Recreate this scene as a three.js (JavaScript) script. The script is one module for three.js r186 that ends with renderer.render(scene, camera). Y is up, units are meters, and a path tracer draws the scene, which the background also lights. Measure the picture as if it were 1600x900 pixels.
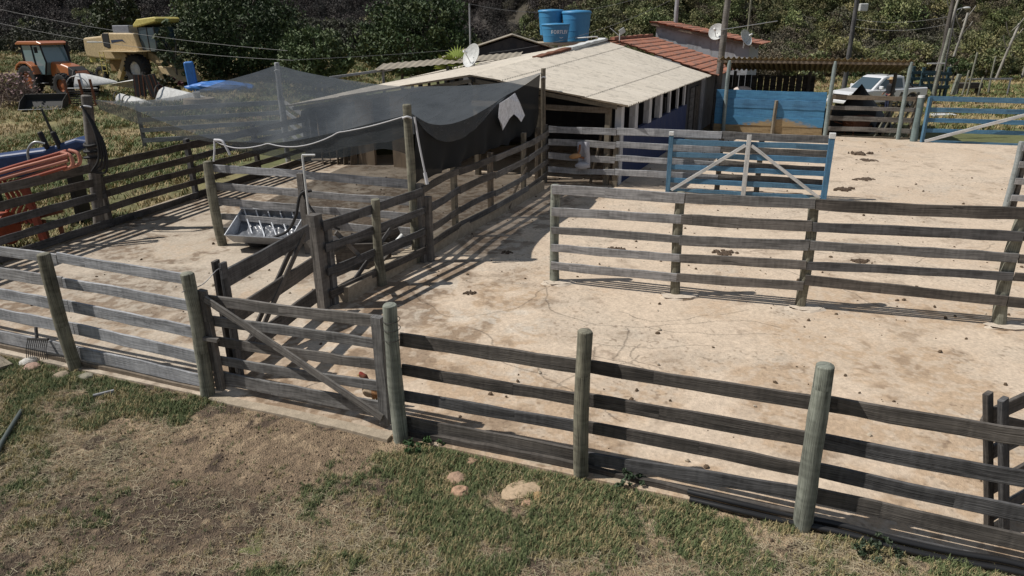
import * as THREE from 'three';
import { RoundedBoxGeometry } from 'three/addons/geometries/RoundedBoxGeometry.js';
import { mergeGeometries, mergeVertices } from 'three/addons/utils/BufferGeometryUtils.js';
import { MarchingCubes } from 'three/addons/objects/MarchingCubes.js';

// ------------------------------------------------------------------ camera, sky, sun, exposure
const scene = new THREE.Scene();
const camera = new THREE.PerspectiveCamera(44.14, 16 / 9, 0.1, 4000);
const D = Math.PI / 180;
camera.rotation.order = 'YXZ';
camera.rotation.set(-20.4 * D, 0, -0.5 * D);
camera.position.set(0, 4.5, 0);

const SUN = new THREE.Vector3(-1, 1.3, 0.04).normalize();
// bright hazy sky with thin broken cloud
{
  const W = 512, H = 256, d = new Float32Array(W * H * 4);
  const h3 = (x, y, z) => { const n = Math.sin(x * 127.1 + y * 311.7 + z * 74.7) * 43758.5453; return n - Math.floor(n); };
  const n3 = (x, y, z) => { const i = Math.floor(x), j = Math.floor(y), k = Math.floor(z), f = [x - i, y - j, z - k].map(t => t * t * (3 - 2 * t)); let s = 0; for (let a = 0; a < 2; a++) for (let b = 0; b < 2; b++) for (let c = 0; c < 2; c++) s += h3(i + a, j + b, k + c) * (a ? f[0] : 1 - f[0]) * (b ? f[1] : 1 - f[1]) * (c ? f[2] : 1 - f[2]); return s; };
  for (let j = 0; j < H; j++) for (let i = 0; i < W; i++) {
    const el = (j + 0.5) / H * Math.PI - Math.PI / 2, az = (i + 0.5) / W * Math.PI * 2, x = Math.cos(el) * Math.cos(az), y = Math.sin(el), z = Math.cos(el) * Math.sin(az), k = (j * W + i) * 4;
    const up = Math.pow(Math.max(y, 0), 0.5), cl = Math.max(0, Math.min(1, (0.6 * n3(x * 3 + 5, y * 6, z * 3) + 0.4 * n3(x * 7, y * 12 + 3, z * 7) - 0.44) * 4)) * Math.min(1, Math.max(0, y * 5));
    const hz = [0.255, 0.275, 0.295], zn = [0.1, 0.15, 0.235], cd = [0.3, 0.3, 0.3], gd = [0.12, 0.1, 0.075];
    for (let q = 0; q < 3; q++) { const c = hz[q] + (zn[q] - hz[q]) * up; d[k + q] = y < -0.02 ? gd[q] : c + (cd[q] - c) * cl * 0.75; } d[k + 3] = 1;
  }
  const t = new THREE.DataTexture(d, W, H, THREE.RGBAFormat, THREE.FloatType); t.mapping = THREE.EquirectangularReflectionMapping; t.magFilter = t.minFilter = THREE.LinearFilter; t.wrapS = THREE.RepeatWrapping; t.needsUpdate = true;
  scene.background = t; scene.environment = t;
}
const sun = new THREE.DirectionalLight(new THREE.Color(1, 0.95, 0.88), 3.9);
sun.position.copy(SUN).multiplyScalar(120).add(new THREE.Vector3(-2, 0, -28));
sun.target.position.set(-2, 0, -28);
sun.castShadow = true;
sun.shadow.mapSize.set(4096, 4096);
Object.assign(sun.shadow.camera, { left: -60, right: 60, top: 60, bottom: -60, near: 1, far: 320 });
scene.add(sun, sun.target);

const renderer = new THREE.WebGLRenderer({ antialias: true });
renderer.setSize(1024, 576);
renderer.toneMapping = THREE.LinearToneMapping;
renderer.toneMappingExposure = 1.14;
renderer.shadowMap.enabled = true;

// ------------------------------------------------------------------ numbers, noise
const V = (x, y, z) => new THREE.Vector3(x, y, z);
function rng(seed) { let a = seed >>> 0; return () => { a = (a + 0x6d2b79f5) | 0; let t = Math.imul(a ^ (a >>> 15), 1 | a); t = (t + Math.imul(t ^ (t >>> 7), 61 | t)) ^ t; return ((t ^ (t >>> 14)) >>> 0) / 4294967296; }; }
const R = rng(20240);
const lerp = (a, b, t) => a + (b - a) * t;
const clamp = (x, a = 0, b = 1) => Math.min(b, Math.max(a, x));
const sst = (a, b, x) => { const t = clamp((x - a) / (b - a)); return t * t * (3 - 2 * t); };
const HT = new Float32Array(65536); { const r = rng(7); for (let i = 0; i < 65536; i++) HT[i] = r(); }
const hash = (i, j) => HT[((i * 73 + j * 12289) ^ (j * 37)) & 65535];
function vn(x, y) {
  const i = Math.floor(x), j = Math.floor(y); let u = x - i, v = y - j; u = u * u * (3 - 2 * u); v = v * v * (3 - 2 * v);
  return lerp(lerp(hash(i, j), hash(i + 1, j), u), lerp(hash(i, j + 1), hash(i + 1, j + 1), u), v);
}
function fbm(x, y, o = 4) { let s = 0, a = 0.5, n = 0; for (let k = 0; k < o; k++) { s += a * vn(x, y); n += a; a *= 0.5; x = x * 2.03 + 17.3; y = y * 2.03 + 9.1; } return s / n; }
const blob = (x, z, cx, cz, rx, rz = rx) => { const d = ((x - cx) / rx) ** 2 + ((z - cz) / rz) ** 2; return Math.exp(-d); };

// ------------------------------------------------------------------ textures
const s8 = v => { v = clamp(v); return 255 * (v <= 0.0031308 ? 12.92 * v : 1.055 * Math.pow(v, 1 / 2.4) - 0.055); };
function tex(w, h, fn, { srgb = true, repeat = true } = {}) {       // fn(i, j, out) with linear colours 0..1
  const d = new Uint8Array(w * h * 4), o = [0, 0, 0, 1];
  for (let j = 0; j < h; j++) for (let i = 0; i < w; i++) {
    o[3] = 1; fn(i, j, o); const k = (j * w + i) * 4;
    if (srgb) { d[k] = s8(o[0]); d[k + 1] = s8(o[1]); d[k + 2] = s8(o[2]); } else { d[k] = 255 * clamp(o[0]); d[k + 1] = 255 * clamp(o[1]); d[k + 2] = 255 * clamp(o[2]); }
    d[k + 3] = 255 * clamp(o[3]);
  }
  const t = new THREE.DataTexture(d, w, h, THREE.RGBAFormat);
  if (srgb) t.colorSpace = THREE.SRGBColorSpace;
  t.magFilter = THREE.LinearFilter; t.minFilter = THREE.LinearMipmapLinearFilter; t.generateMipmaps = true;
  t.wrapS = t.wrapT = repeat ? THREE.RepeatWrapping : THREE.ClampToEdgeWrapping; t.needsUpdate = true;
  return t;
}
// weathered wood, grain along u; 2 m x 0.5 m
function woodTex(seed, c0, c1, dark, streak) {
  return tex(512, 256, (i, j, o) => {
    const u = i / 512, v = j / 256, P = 31;
    const wob = 0.02 * Math.sin(u * 12.566 + seed);
    const g1 = vn(u * 6 + seed * 13, (v + wob) * 90), g2 = vn(u * 14 + seed * 5, (v + wob) * 180), lo = fbm(u * 4 + seed * P, v * 7 + seed, 3), fine = vn(u * 200, v * 120 + seed);
    const saw = vn(u * 70 + seed, v * 4 + 3), blot = fbm(u * 9 + seed * 2, v * 5, 4); let k = clamp(0.5 + 1.75 * (0.34 * g1 + 0.22 * g2 + 0.26 * lo + 0.18 * saw - 0.5) + 0.55 * (blot - 0.5) + 0.16 * (fine - 0.5));
    const crack = sst(0.86, 0.97, vn(u * 3 + seed * 3, (v + wob) * 60 + seed * 9)) * streak;
    const stain = sst(0.52, 0.78, fbm(u * 3 + seed * 7, v * 3 + seed * 2, 3)) * dark;
    for (let q = 0; q < 3; q++) o[q] = lerp(c0[q], c1[q], k) * (1 - 0.72 * crack) * (1 - 0.55 * stain);
  });
}
const woodBump = tex(512, 256, (i, j, o) => { const u = i / 512, v = j / 256; o[0] = o[1] = o[2] = 0.5 * vn(u * 8, v * 100) + 0.3 * vn(u * 20, v * 200) + 0.2 * fbm(u * 30, v * 30, 2) - 0.5 * sst(0.86, 0.97, vn(u * 3, v * 60)); }, { srgb: false });
const fitWood = t => { t.repeat.set(0.5, 2); return t; };
fitWood(woodBump);
const woodMat = (seed, c0, c1, dark = 0.7, streak = 0.8, rough = 0.88) => new THREE.MeshStandardMaterial({ map: fitWood(woodTex(seed, c0, c1, dark, streak)), bumpMap: woodBump, bumpScale: 0.004, roughness: rough });
const WOOD = {
  pale: [woodMat(1, [0.16, 0.164, 0.175], [0.48, 0.487, 0.505], 0.5), woodMat(2, [0.15, 0.15, 0.157], [0.45, 0.453, 0.465], 0.6), woodMat(3, [0.14, 0.137, 0.138], [0.42, 0.414, 0.414], 0.6)],
  grey: [woodMat(4, [0.062, 0.06, 0.058], [0.24, 0.233, 0.226], 0.6), woodMat(5, [0.06, 0.054, 0.048], [0.225, 0.207, 0.19], 0.7), woodMat(6, [0.07, 0.064, 0.058], [0.25, 0.232, 0.214], 0.6)],
  dark: [woodMat(7, [0.028, 0.027, 0.028], [0.145, 0.142, 0.143], 0.6), woodMat(8, [0.028, 0.024, 0.021], [0.13, 0.115, 0.102], 0.7), woodMat(9, [0.038, 0.033, 0.029], [0.165, 0.147, 0.13], 0.6)],
  brown: [woodMat(10, [0.09, 0.07, 0.05], [0.25, 0.2, 0.15], 0.6), woodMat(11, [0.1, 0.085, 0.065], [0.28, 0.24, 0.18], 0.5)],
  post: [woodMat(12, [0.075, 0.075, 0.055], [0.34, 0.34, 0.275], 0.6, 1), woodMat(13, [0.06, 0.056, 0.04], [0.3, 0.285, 0.215], 0.7, 1), woodMat(14, [0.085, 0.092, 0.075], [0.36, 0.38, 0.32], 0.55, 1)],
  blue: [woodMat(15, [0.035, 0.11, 0.2], [0.085, 0.22, 0.36], 0.35, 0.5, 0.7), woodMat(16, [0.04, 0.105, 0.18], [0.1, 0.22, 0.33], 0.5, 0.6, 0.75)],
  boardblue: [woodMat(17, [0.04, 0.15, 0.3], [0.075, 0.26, 0.45], 0.4, 0.4, 0.7), woodMat(18, [0.04, 0.14, 0.28], [0.085, 0.245, 0.42], 0.5, 0.5, 0.7)],
  white: [woodMat(19, [0.35, 0.36, 0.36], [0.66, 0.66, 0.65], 0.35, 0.6, 0.7)],
};
const solid = (r, g, b, roughness = 0.8, metalness = 0, extra = {}) => new THREE.MeshStandardMaterial({ color: new THREE.Color().setRGB(r, g, b), roughness, metalness, ...extra });
const grainTex = tex(256, 256, (i, j, o) => { const f = 0.72 + 0.4 * (fbm(i / 16, j / 16, 4) - 0.5) + 0.25 * (vn(i / 2, j / 2) - 0.5); o[0] = o[1] = o[2] = f; });
grainTex.repeat.set(1, 1);
const worn = (r, g, b, roughness = 0.6, metalness = 0, extra = {}) => new THREE.MeshStandardMaterial({ color: new THREE.Color().setRGB(r / 0.72, g / 0.72, b / 0.72), map: grainTex, roughness, metalness, ...extra });
const M = {
  rubber: solid(0.018, 0.018, 0.019, 0.85), black: solid(0.015, 0.015, 0.016, 0.7), iron: worn(0.05, 0.048, 0.046, 0.6, 0.4), galv: worn(0.38, 0.39, 0.4, 0.45, 0.6),
  white: worn(0.62, 0.63, 0.62, 0.55), dish: worn(0.5, 0.51, 0.5, 0.5), rope: solid(0.6, 0.6, 0.62, 0.9), wire: solid(0.3, 0.3, 0.31, 0.5, 0.3), cable: solid(0.03, 0.03, 0.03, 0.7), cable2: solid(0.2, 0.2, 0.2, 0.6),
  glass: new THREE.MeshPhysicalMaterial({ color: new THREE.Color().setRGB(0.05, 0.08, 0.1), roughness: 0.06, metalness: 0, specularIntensity: 1, clearcoat: 1, clearcoatRoughness: 0.04 }),
  concrete: worn(0.36, 0.3, 0.225, 0.95), rust: worn(0.17, 0.07, 0.04, 0.85, 0.2),
};

// ------------------------------------------------------------------ scene graph helpers
const taken = {};
function numbered(n) { const k = taken[n] = (taken[n] ?? -1) + 1; return k ? `${n}_${String(k).padStart(3, '0')}` : n; }
function shade(o) { o.traverse(c => { if (c.isMesh) { c.castShadow = true; c.receiveShadow = true; } }); return o; }
function thing(name, label, category, at = [0, 0, 0], group) {
  const g = new THREE.Group(); g.name = numbered(name); g.position.set(...at); g.userData = { label, category }; if (group) g.userData.group = group;
  scene.add(g); return g;
}
function single(name, geo, mat, label, category, group) {
  const m = new THREE.Mesh(geo, mat); m.name = numbered(name); m.userData = { label, category }; if (group) m.userData.group = group; scene.add(shade(m)); return m;
}
function part(parent, name, geo, mat, at, rot) {
  const m = new THREE.Mesh(geo, mat); m.name = name; if (at) m.position.set(...at); if (rot) m.rotation.set(...rot); parent.add(shade(m)); return m;
}
// adds a mesh given in world coordinates under a group standing at g.position (groups made here are never turned)
function wpart(g, name, geo, mat, p, q) {
  const m = new THREE.Mesh(geo, mat); m.name = name; m.position.copy(p).sub(g.position); if (q) m.quaternion.copy(q); g.add(shade(m)); return m;
}
function structure(name, geo, mat) { const m = new THREE.Mesh(geo, mat); m.name = name; m.userData.kind = 'structure'; scene.add(shade(m)); return m; }
function stuff(name, geo, mat, list, label, category, parent = scene) {      // list of {m: Matrix4, c: [r,g,b]}
  const im = new THREE.InstancedMesh(geo, mat, list.length), col = new THREE.Color();
  list.forEach((e, i) => { im.setMatrixAt(i, e.m); if (e.c) im.setColorAt(i, col.setRGB(...e.c)); });
  im.name = parent === scene ? numbered(name) : name; im.userData = parent === scene ? { kind: 'stuff', label, category } : { kind: 'stuff' }; im.castShadow = im.receiveShadow = true; parent.add(im); return im;
}
const pick = a => a[Math.floor(R() * a.length)];

// ------------------------------------------------------------------ geometry helpers
function meshFrom(pos, uv, idx, flat = false) {
  let g = new THREE.BufferGeometry(); g.setAttribute('position', new THREE.Float32BufferAttribute(pos, 3)); g.setAttribute('uv', new THREE.Float32BufferAttribute(uv, 2)); g.setIndex(idx);
  if (flat) g = g.toNonIndexed(); g.computeVertexNormals(); return g;
}
const rb = (x, y, z, r = 0.02, s = 2) => new RoundedBoxGeometry(x, y, z, s, Math.min(r, x / 2.01, y / 2.01, z / 2.01));
// sawn board along x, centred; worn, slightly wavy edges
function plankGeo(L, w, t, { bow = 0, wear = 0.006, taper = 0, ends = 0.015 } = {}) {
  const n = Math.max(3, Math.ceil(L / 0.3)), pos = [], uv = [], idx = [], s = R() * 99, u0 = R() * 7, v0 = R() * 3;
  const cut0 = (R() - 0.5) * ends, cut1 = (R() - 0.5) * ends;
  const ring = k => {
    const f = k / n, x = -L / 2 + L * f, yb = bow * Math.sin(Math.PI * f), top = w / 2 + wear * (vn(x * 3.1 + s, 1.7) - 0.5) * 2 - taper * f, bot = -w / 2 + wear * (vn(x * 2.7 + s, 8.7) - 0.5) * 2, tz = wear * 0.7 * (vn(x * 1.7 + s, 3.3) - 0.5) * 2, c = 0.006;
    const sk = k === 0 ? cut0 : k === n ? cut1 : 0;
    return [[x + sk, top + yb, -t / 2 + c + tz], [x + sk, top + yb, t / 2 - c + tz], [x + sk, top - c + yb, t / 2 + tz], [x - sk, bot + c + yb, t / 2 + tz], [x - sk, bot + yb, t / 2 - c + tz], [x - sk, bot + yb, -t / 2 + c + tz], [x - sk, bot + c + yb, -t / 2 + tz], [x + sk, top - c + yb, -t / 2 + tz]];
  };
  const rings = []; for (let k = 0; k <= n; k++) rings.push(ring(k));
  let per = [0]; const r0 = rings[0]; for (let e = 0; e < 8; e++) { const a = r0[e], b = r0[(e + 1) % 8]; per.push(per[e] + Math.hypot(a[1] - b[1], a[2] - b[2])); }
  for (let e = 0; e < 8; e++) for (let k = 0; k < n; k++) {
    const a = rings[k][e], b = rings[k + 1][e], c = rings[k + 1][(e + 1) % 8], d = rings[k][(e + 1) % 8], i = pos.length / 3;
    pos.push(...a, ...b, ...c, ...d); uv.push(a[0] + u0, per[e] + v0, b[0] + u0, per[e] + v0, c[0] + u0, per[e + 1] + v0, d[0] + u0, per[e + 1] + v0); idx.push(i, i + 2, i + 1, i, i + 3, i + 2);
  }
  for (const [rg, flip] of [[rings[0], 1], [rings[n], 0]]) {
    const i = pos.length / 3; for (const p of rg) { pos.push(...p); uv.push(p[2] + u0, p[1] + v0); }
    for (let e = 1; e < 7; e++) flip ? idx.push(i, i + e, i + e + 1) : idx.push(i, i + e + 1, i + e);
  }
  const g = meshFrom(pos, uv, idx); return g;
}
const UP = V(0, 1, 0);
// a board between two points, its width upright
function board(g, name, a, b, w, t, mat, o = {}) {
  const d = b.clone().sub(a), L = d.length(); d.normalize();
  const z = V().crossVectors(d, UP).normalize(), y = V().crossVectors(z, d).normalize();
  const q = new THREE.Quaternion().setFromRotationMatrix(new THREE.Matrix4().makeBasis(d, y, z));
  return wpart(g, name, plankGeo(L, w, t, o), mat, a.clone().add(b).multiplyScalar(0.5), q);
}
// round log standing at the origin, knobbly and tapering
function logGeo(h, r0, r1, bend = 0.02, seg = 14) {
  const n = Math.max(5, Math.ceil(h / 0.28)), pos = [], uv = [], idx = [], s = R() * 99, bx = (R() - 0.5) * 2 * bend, bz = (R() - 0.5) * 2 * bend, u0 = R() * 9;
  const put = (f, rad, k) => { for (let a = 0; a <= seg; a++) { const th = a / seg * Math.PI * 2, an = a % seg, w = rad * (1 + 0.2 * (vn(an * 0.9 + s, f * h * 2.5) - 0.5) + 0.1 * (vn(an * 2 + s, f * h * 7 + 5) - 0.5)); const b = Math.sin(f * 3.1); pos.push(Math.cos(th) * w + bx * b, f * h, Math.sin(th) * w + bz * b); uv.push(f * h + u0, a / seg * 0.6); } };
  for (let k = 0; k <= n; k++) put(k / n * 0.992, lerp(r0, r1, k / n));
  put(1, r1 * 0.84);
  const W = seg + 1; for (let k = 0; k <= n; k++) for (let a = 0; a < seg; a++) { const i = k * W + a; idx.push(i, i + W, i + 1, i + 1, i + W, i + W + 1); }
  const c = pos.length / 3, top = (n + 1) * W; pos.push(0, h * 1.0 + 0.004, 0); uv.push(u0 + h, 0.3); for (let a = 0; a < seg; a++) idx.push(c, top + a + 1, top + a);
  return meshFrom(pos, uv, idx);
}
function log(g, name, base, h, r0, mat, { r1 = r0 * 0.93, lean = [0, 0], bend = 0.02, seg = 14 } = {}) {
  const d = V(lean[0], h, lean[1]), L = d.length(), q = new THREE.Quaternion().setFromUnitVectors(UP, d.normalize());
  return wpart(g, name, logGeo(L, r0, r1, bend, seg), mat, base, q);
}
function squarePost(g, name, base, h, w, t, yaw, mat, lean = [0, 0]) {     // a sawn post: the board geometry stood on end
  const geo = plankGeo(h, w, t, { wear: 0.005, ends: 0.01 }); geo.rotateZ(Math.PI / 2); geo.translate(0, h / 2, 0);
  const q = new THREE.Quaternion().setFromUnitVectors(UP, V(lean[0], h, lean[1]).normalize()).multiply(new THREE.Quaternion().setFromAxisAngle(UP, yaw));
  return wpart(g, name, geo, mat, base, q);
}
function tubeGeo(pts, r, seg = 5, n) { return new THREE.TubeGeometry(new THREE.CatmullRomCurve3(pts.map(p => p.isVector3 ? p : V(...p))), n ?? pts.length * 6, r, seg, false); }
function wtube(g, name, pts, r, mat, seg = 6, n) { const geo = tubeGeo(pts, r, seg, n); geo.translate(-g.position.x, -g.position.y, -g.position.z); return part(g, name, geo, mat); }
const yawOf = (dx, dz) => Math.atan2(-dz, dx);

// ------------------------------------------------------------------ the lie of the land
const FN = [-0.362, 0.932];                          // outward normal of the front fence (towards the camera)
const fdist = (x, z) => (x + 1.29) * FN[0] + (z + 7.08) * FN[1];
function terrain(x, z) {
  const left = sst(-9.5, -16, x), up = Math.max(0, -z - 31) * 0.055 * left;
  const roll = 0.05 * (fbm(x * 0.15 + 4, z * 0.15, 3) - 0.5) * sst(14, 22, Math.hypot(x - 1, z + 15));
  return Math.min(up, 3) + roll;
}
function hillBase(x) { return -lerp(63, 88, sst(10, -22, x)); }           // z where the slope starts
function hillY(x, z) { const b = hillBase(x), d = Math.max(0, b - z); return terrain(x, Math.max(z, b)) + d * 0.52 * sst(0, 14, d) + 2.5 * (fbm(x * 0.05, z * 0.05, 3) - 0.4) * sst(0, 20, d) - 0.6 * (d <= 0 ? 1 : 0); }

const fineBump = tex(512, 512, (i, j, o) => { o[0] = o[1] = o[2] = 0.5 * fbm(i / 20, j / 20, 4) + 0.3 * vn(i / 3, j / 3) + 0.2 * vn(i / 1.5, j / 1.5); }, { srgb: false });

// open ground: one sheet out to the hills
{
  const nx = 150, nz = 170, pos = [], uv = [], idx = [], col = [];
  for (let j = 0; j <= nz; j++) for (let i = 0; i <= nx; i++) {
    const a = i / nx * 2 - 1, x = Math.sign(a) * (Math.abs(a) * 40 + Math.pow(Math.abs(a), 5) * 260), f = j / nz, z = 12 - 110 * f - 260 * Math.pow(f, 6);
    pos.push(x, terrain(x, z) - 0.03, z); uv.push(x / 4, z / 4);
    const dry = fbm(x * 0.22 + 3, z * 0.22, 4), gr = sst(0.42, 0.6, fbm(x * 0.13 + 30, z * 0.16 + 7, 4) + 0.06 * (x < -8 ? 1 : 0));
    const soil = [0.30, 0.205, 0.125], straw = [0.28, 0.23, 0.115], green = [0.085, 0.105, 0.035];
    for (let k = 0; k < 3; k++) col.push(lerp(lerp(soil[k], straw[k], sst(0.35, 0.6, dry)), green[k], gr * 0.85) / 0.72);
  }
  const W = nx + 1; for (let j = 0; j < nz; j++) for (let i = 0; i < nx; i++) { const k = j * W + i; idx.push(k, k + 1, k + W, k + 1, k + W + 1, k + W); }
  const g = meshFrom(pos, uv, idx); g.setAttribute('color', new THREE.Float32BufferAttribute(col, 3));
  structure('ground', g, new THREE.MeshStandardMaterial({ map: grainTex, vertexColors: true, roughness: 1, bumpMap: fineBump, bumpScale: 0.03 }));
}

// front yard: trodden earth and thin grass before the corral
const YX = [-13, 10], YZ = [-12.5, -2.5];
function yardGrass(x, z) {                             // 0 bare .. 1 dense
  const d = fdist(x, z), n = fbm(x * 1.6 + 11, z * 1.6, 4), n2 = fbm(x * 4 + 3, z * 4 + 8, 3);
  let g = 0.34 + 0.36 * sst(-1.6, 0.2, x) - 0.12 * sst(-1.5, -3.5, x);
  g += 0.95 * Math.exp(-(((d - 0.42) / 0.42) ** 2)) * sst(-3.75, -4.1, x) * sst(-8.5, -6.6, x);          // strip under the left fence
  g += 0.75 * blob(x, z, -0.75, -6.65, 0.75, 0.5) + 0.45 * blob(x, z, 0.1, -6.45, 0.5, 0.25) + 0.6 * blob(x, z, 1.2, -6.2, 0.35, 0.22) + 0.45 * blob(x, z, 0.1, -5.4, 1.0, 0.5) + 0.35 * blob(x, z, 1.5, -5.6, 0.8, 0.4);
  g += 0.15 * sst(0.3, 2.2, x) + 0.6 * blob(x, z, -4.6, -5.4, 0.9, 0.6) + 0.3 * blob(x, z, -1.1, -5.9, 0.5, 0.3) + 0.5 * blob(x, z, -3.42, -6.73, 0.15) + 0.4 * blob(x, z, -3.56, -6.24, 0.12);
  g -= 0.75 * blob(x, z, -2.5, -6.95, 0.95, 0.8) + 0.5 * blob(x, z, -3.5, -6.7, 0.9, 0.8) + 0.25 * blob(x, z, -3.0, -5.7, 1.1, 0.6);
  g -= 0.2 * blob(x, z, 2.9, -5.25, 0.9, 0.2) + 0.4 * blob(x, z, 0.05, -5.95, 0.3, 0.2) + 0.25 * blob(x, z, 3.6, -4.8, 0.8, 0.25);
  return clamp(g + 1.8 * (n - 0.5) + 1.8 * (n2 - 0.5) + 0.5 * (vn(x * 11, z * 11) - 0.5));
}
function yardStraw(x, z) { return clamp(0.35 + 0.5 * blob(x, z, -5.0, -6.8, 1.3, 0.8) + 0.6 * blob(x, z, -1.2, -5.2, 1.2, 0.5) + 0.5 * blob(x, z, 2.6, -5.0, 1.4, 0.4) - 0.75 * blob(x, z, -2.6, -7.0, 1.2, 0.7) + 0.8 * (fbm(x * 2.2 + 40, z * 2.2, 3) - 0.5)); }
const yardY = (x, z) => 0.012 + 0.05 * (fbm(x * 1.3, z * 1.3, 4) - 0.5) + 0.022 * (vn(x * 14, z * 14) - 0.5) + 0.014 * (vn(x * 29, z * 29) - 0.5) - 0.05 * sst(0.5, 2.5, fdist(x, z)) * 0.6;
{
  const W = 2048, H = 1024;
  const map = tex(W, H, (i, j, o) => {
    const x = lerp(YX[0], YX[1], i / W), z = lerp(YZ[0], YZ[1], j / H), g = yardGrass(x, z), st = yardStraw(x, z), n = fbm(x * 7, z * 7, 4), f = vn(x * 60, z * 60), f2 = vn(x * 130, z * 130);
    const dung = clamp(1.3 * blob(x, z, -3.5, -5.75, 1.3, 0.6) + 0.9 * blob(x, z, -5.2, -7.75, 0.3, 0.14) + 0.6 * blob(x, z, -5.3, -6.1, 0.7, 0.4) + 0.55 * blob(x, z, -0.95, -5.35, 0.3, 0.25) + 1.2 * sst(0.57, 0.7, fbm(x * 3.1 + 9, z * 3.1, 4)) ) * sst(0.22, 0.55, fbm(x * 9 + 5, z * 9, 3) + 0.1);
    const soil = [0.225, 0.162, 0.105], brown = [0.062, 0.043, 0.031], pale = [0.40, 0.30, 0.195], strw = [0.36, 0.29, 0.17], gr = [0.085, 0.1, 0.045];
    const near = Math.exp(-(((fdist(x, z) - 0.15) / 0.35) ** 2)) * sst(-1.5, 0.8, x);
    const crumb = sst(0.55, 0.75, f) * 0.5, spots = sst(0.78, 0.9, vn(x * 45 + 9, z * 45)) * 0.5;
    for (let k = 0; k < 3; k++) {
      let c = lerp(soil[k], pale[k], clamp(sst(0.48, 0.68, n) * 0.6 + near * 0.7));
      c = lerp(c, strw[k], sst(0.5, 0.72, f * 0.5 + f2 * 0.3 + st * 0.28) * 0.35);
      c = lerp(c, brown[k], dung * 0.85); c = lerp(c, brown[k], spots * 0.6); c *= 1 - 0.35 * crumb; c = lerp(c, gr[k], sst(0.3, 0.8, g) * 0.6);
      o[k] = c * (0.62 + 0.76 * (0.5 * f2 + 0.5 * vn(x * 22, z * 22)));
    }
  }, { repeat: false });
  const nx = 420, nz = 230, pos = [], uv = [], idx = [];
  for (let j = 0; j <= nz; j++) for (let i = 0; i <= nx; i++) { const x = lerp(YX[0], YX[1], i / nx), z = lerp(YZ[0], YZ[1], j / nz), e = Math.min(i, nx - i, nz - j) / 12; pos.push(x, yardY(x, z) - 0.05 * (1 - clamp(e)), z); uv.push(i / nx, j / nz); }
  const Wd = nx + 1; for (let j = 0; j < nz; j++) for (let i = 0; i < nx; i++) { const k = j * Wd + i; const x = lerp(YX[0], YX[1], i / nx), z = lerp(YZ[0], YZ[1], j / nz); if (fdist(x, z) < -0.25) continue; idx.push(k, k + Wd, k + 1, k + 1, k + Wd, k + Wd + 1); }
  const bump = fineBump.clone(); bump.repeat.set(14, 6); bump.needsUpdate = true;
  structure('yard_ground', meshFrom(pos, uv, idx), new THREE.MeshStandardMaterial({ map, roughness: 1, bumpMap: bump, bumpScale: 0.05 }));
}

// corral floor: one concrete slab under dust and dung
const SX = [-12.5, 19.5], SZ = [-33, -1], SLAB = 0.035;
const cracks = [];
{
  const r = rng(99), add = (x, z, a, n, st) => { const p = [[x, z]]; for (let k = 0; k < n; k++) { a += (r() - 0.5) * 1.0; x += Math.cos(a) * st; z += Math.sin(a) * st; p.push([x, z]); } cracks.push(p); };
  add(0.55, -12.2, 1.5, 26, 0.2); add(1.1, -9.6, 0.2, 12, 0.16); add(1.2, -9.5, 1.4, 10, 0.14); add(1.8, -9.2, 2.6, 9, 0.13); add(1.3, -8.9, 0.4, 9, 0.12); add(3, -13.8, 0.15, 30, 0.22); add(5.0, -13, 0.3, 22, 0.2);
  add(0.8, -12.3, 1.72, 30, 0.17); add(1.0, -9.9, 1.0, 10, 0.13); add(1.4, -9.1, -0.5, 10, 0.12); add(1.9, -9.6, 1.9, 9, 0.12); add(1.05, -9.2, 0.1, 9, 0.14); add(2.1, -10.2, 0.6, 14, 0.15);
  add(3.9, -10.9, 2.3, 16, 0.15); add(-0.6, -10.2, 1.2, 12, 0.17); add(4.6, -15.8, 0.1, 30, 0.25); add(7.9, -13.2, -1.0, 14, 0.2); add(0.3, -9.0, 0.9, 12, 0.16);
}
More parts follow.
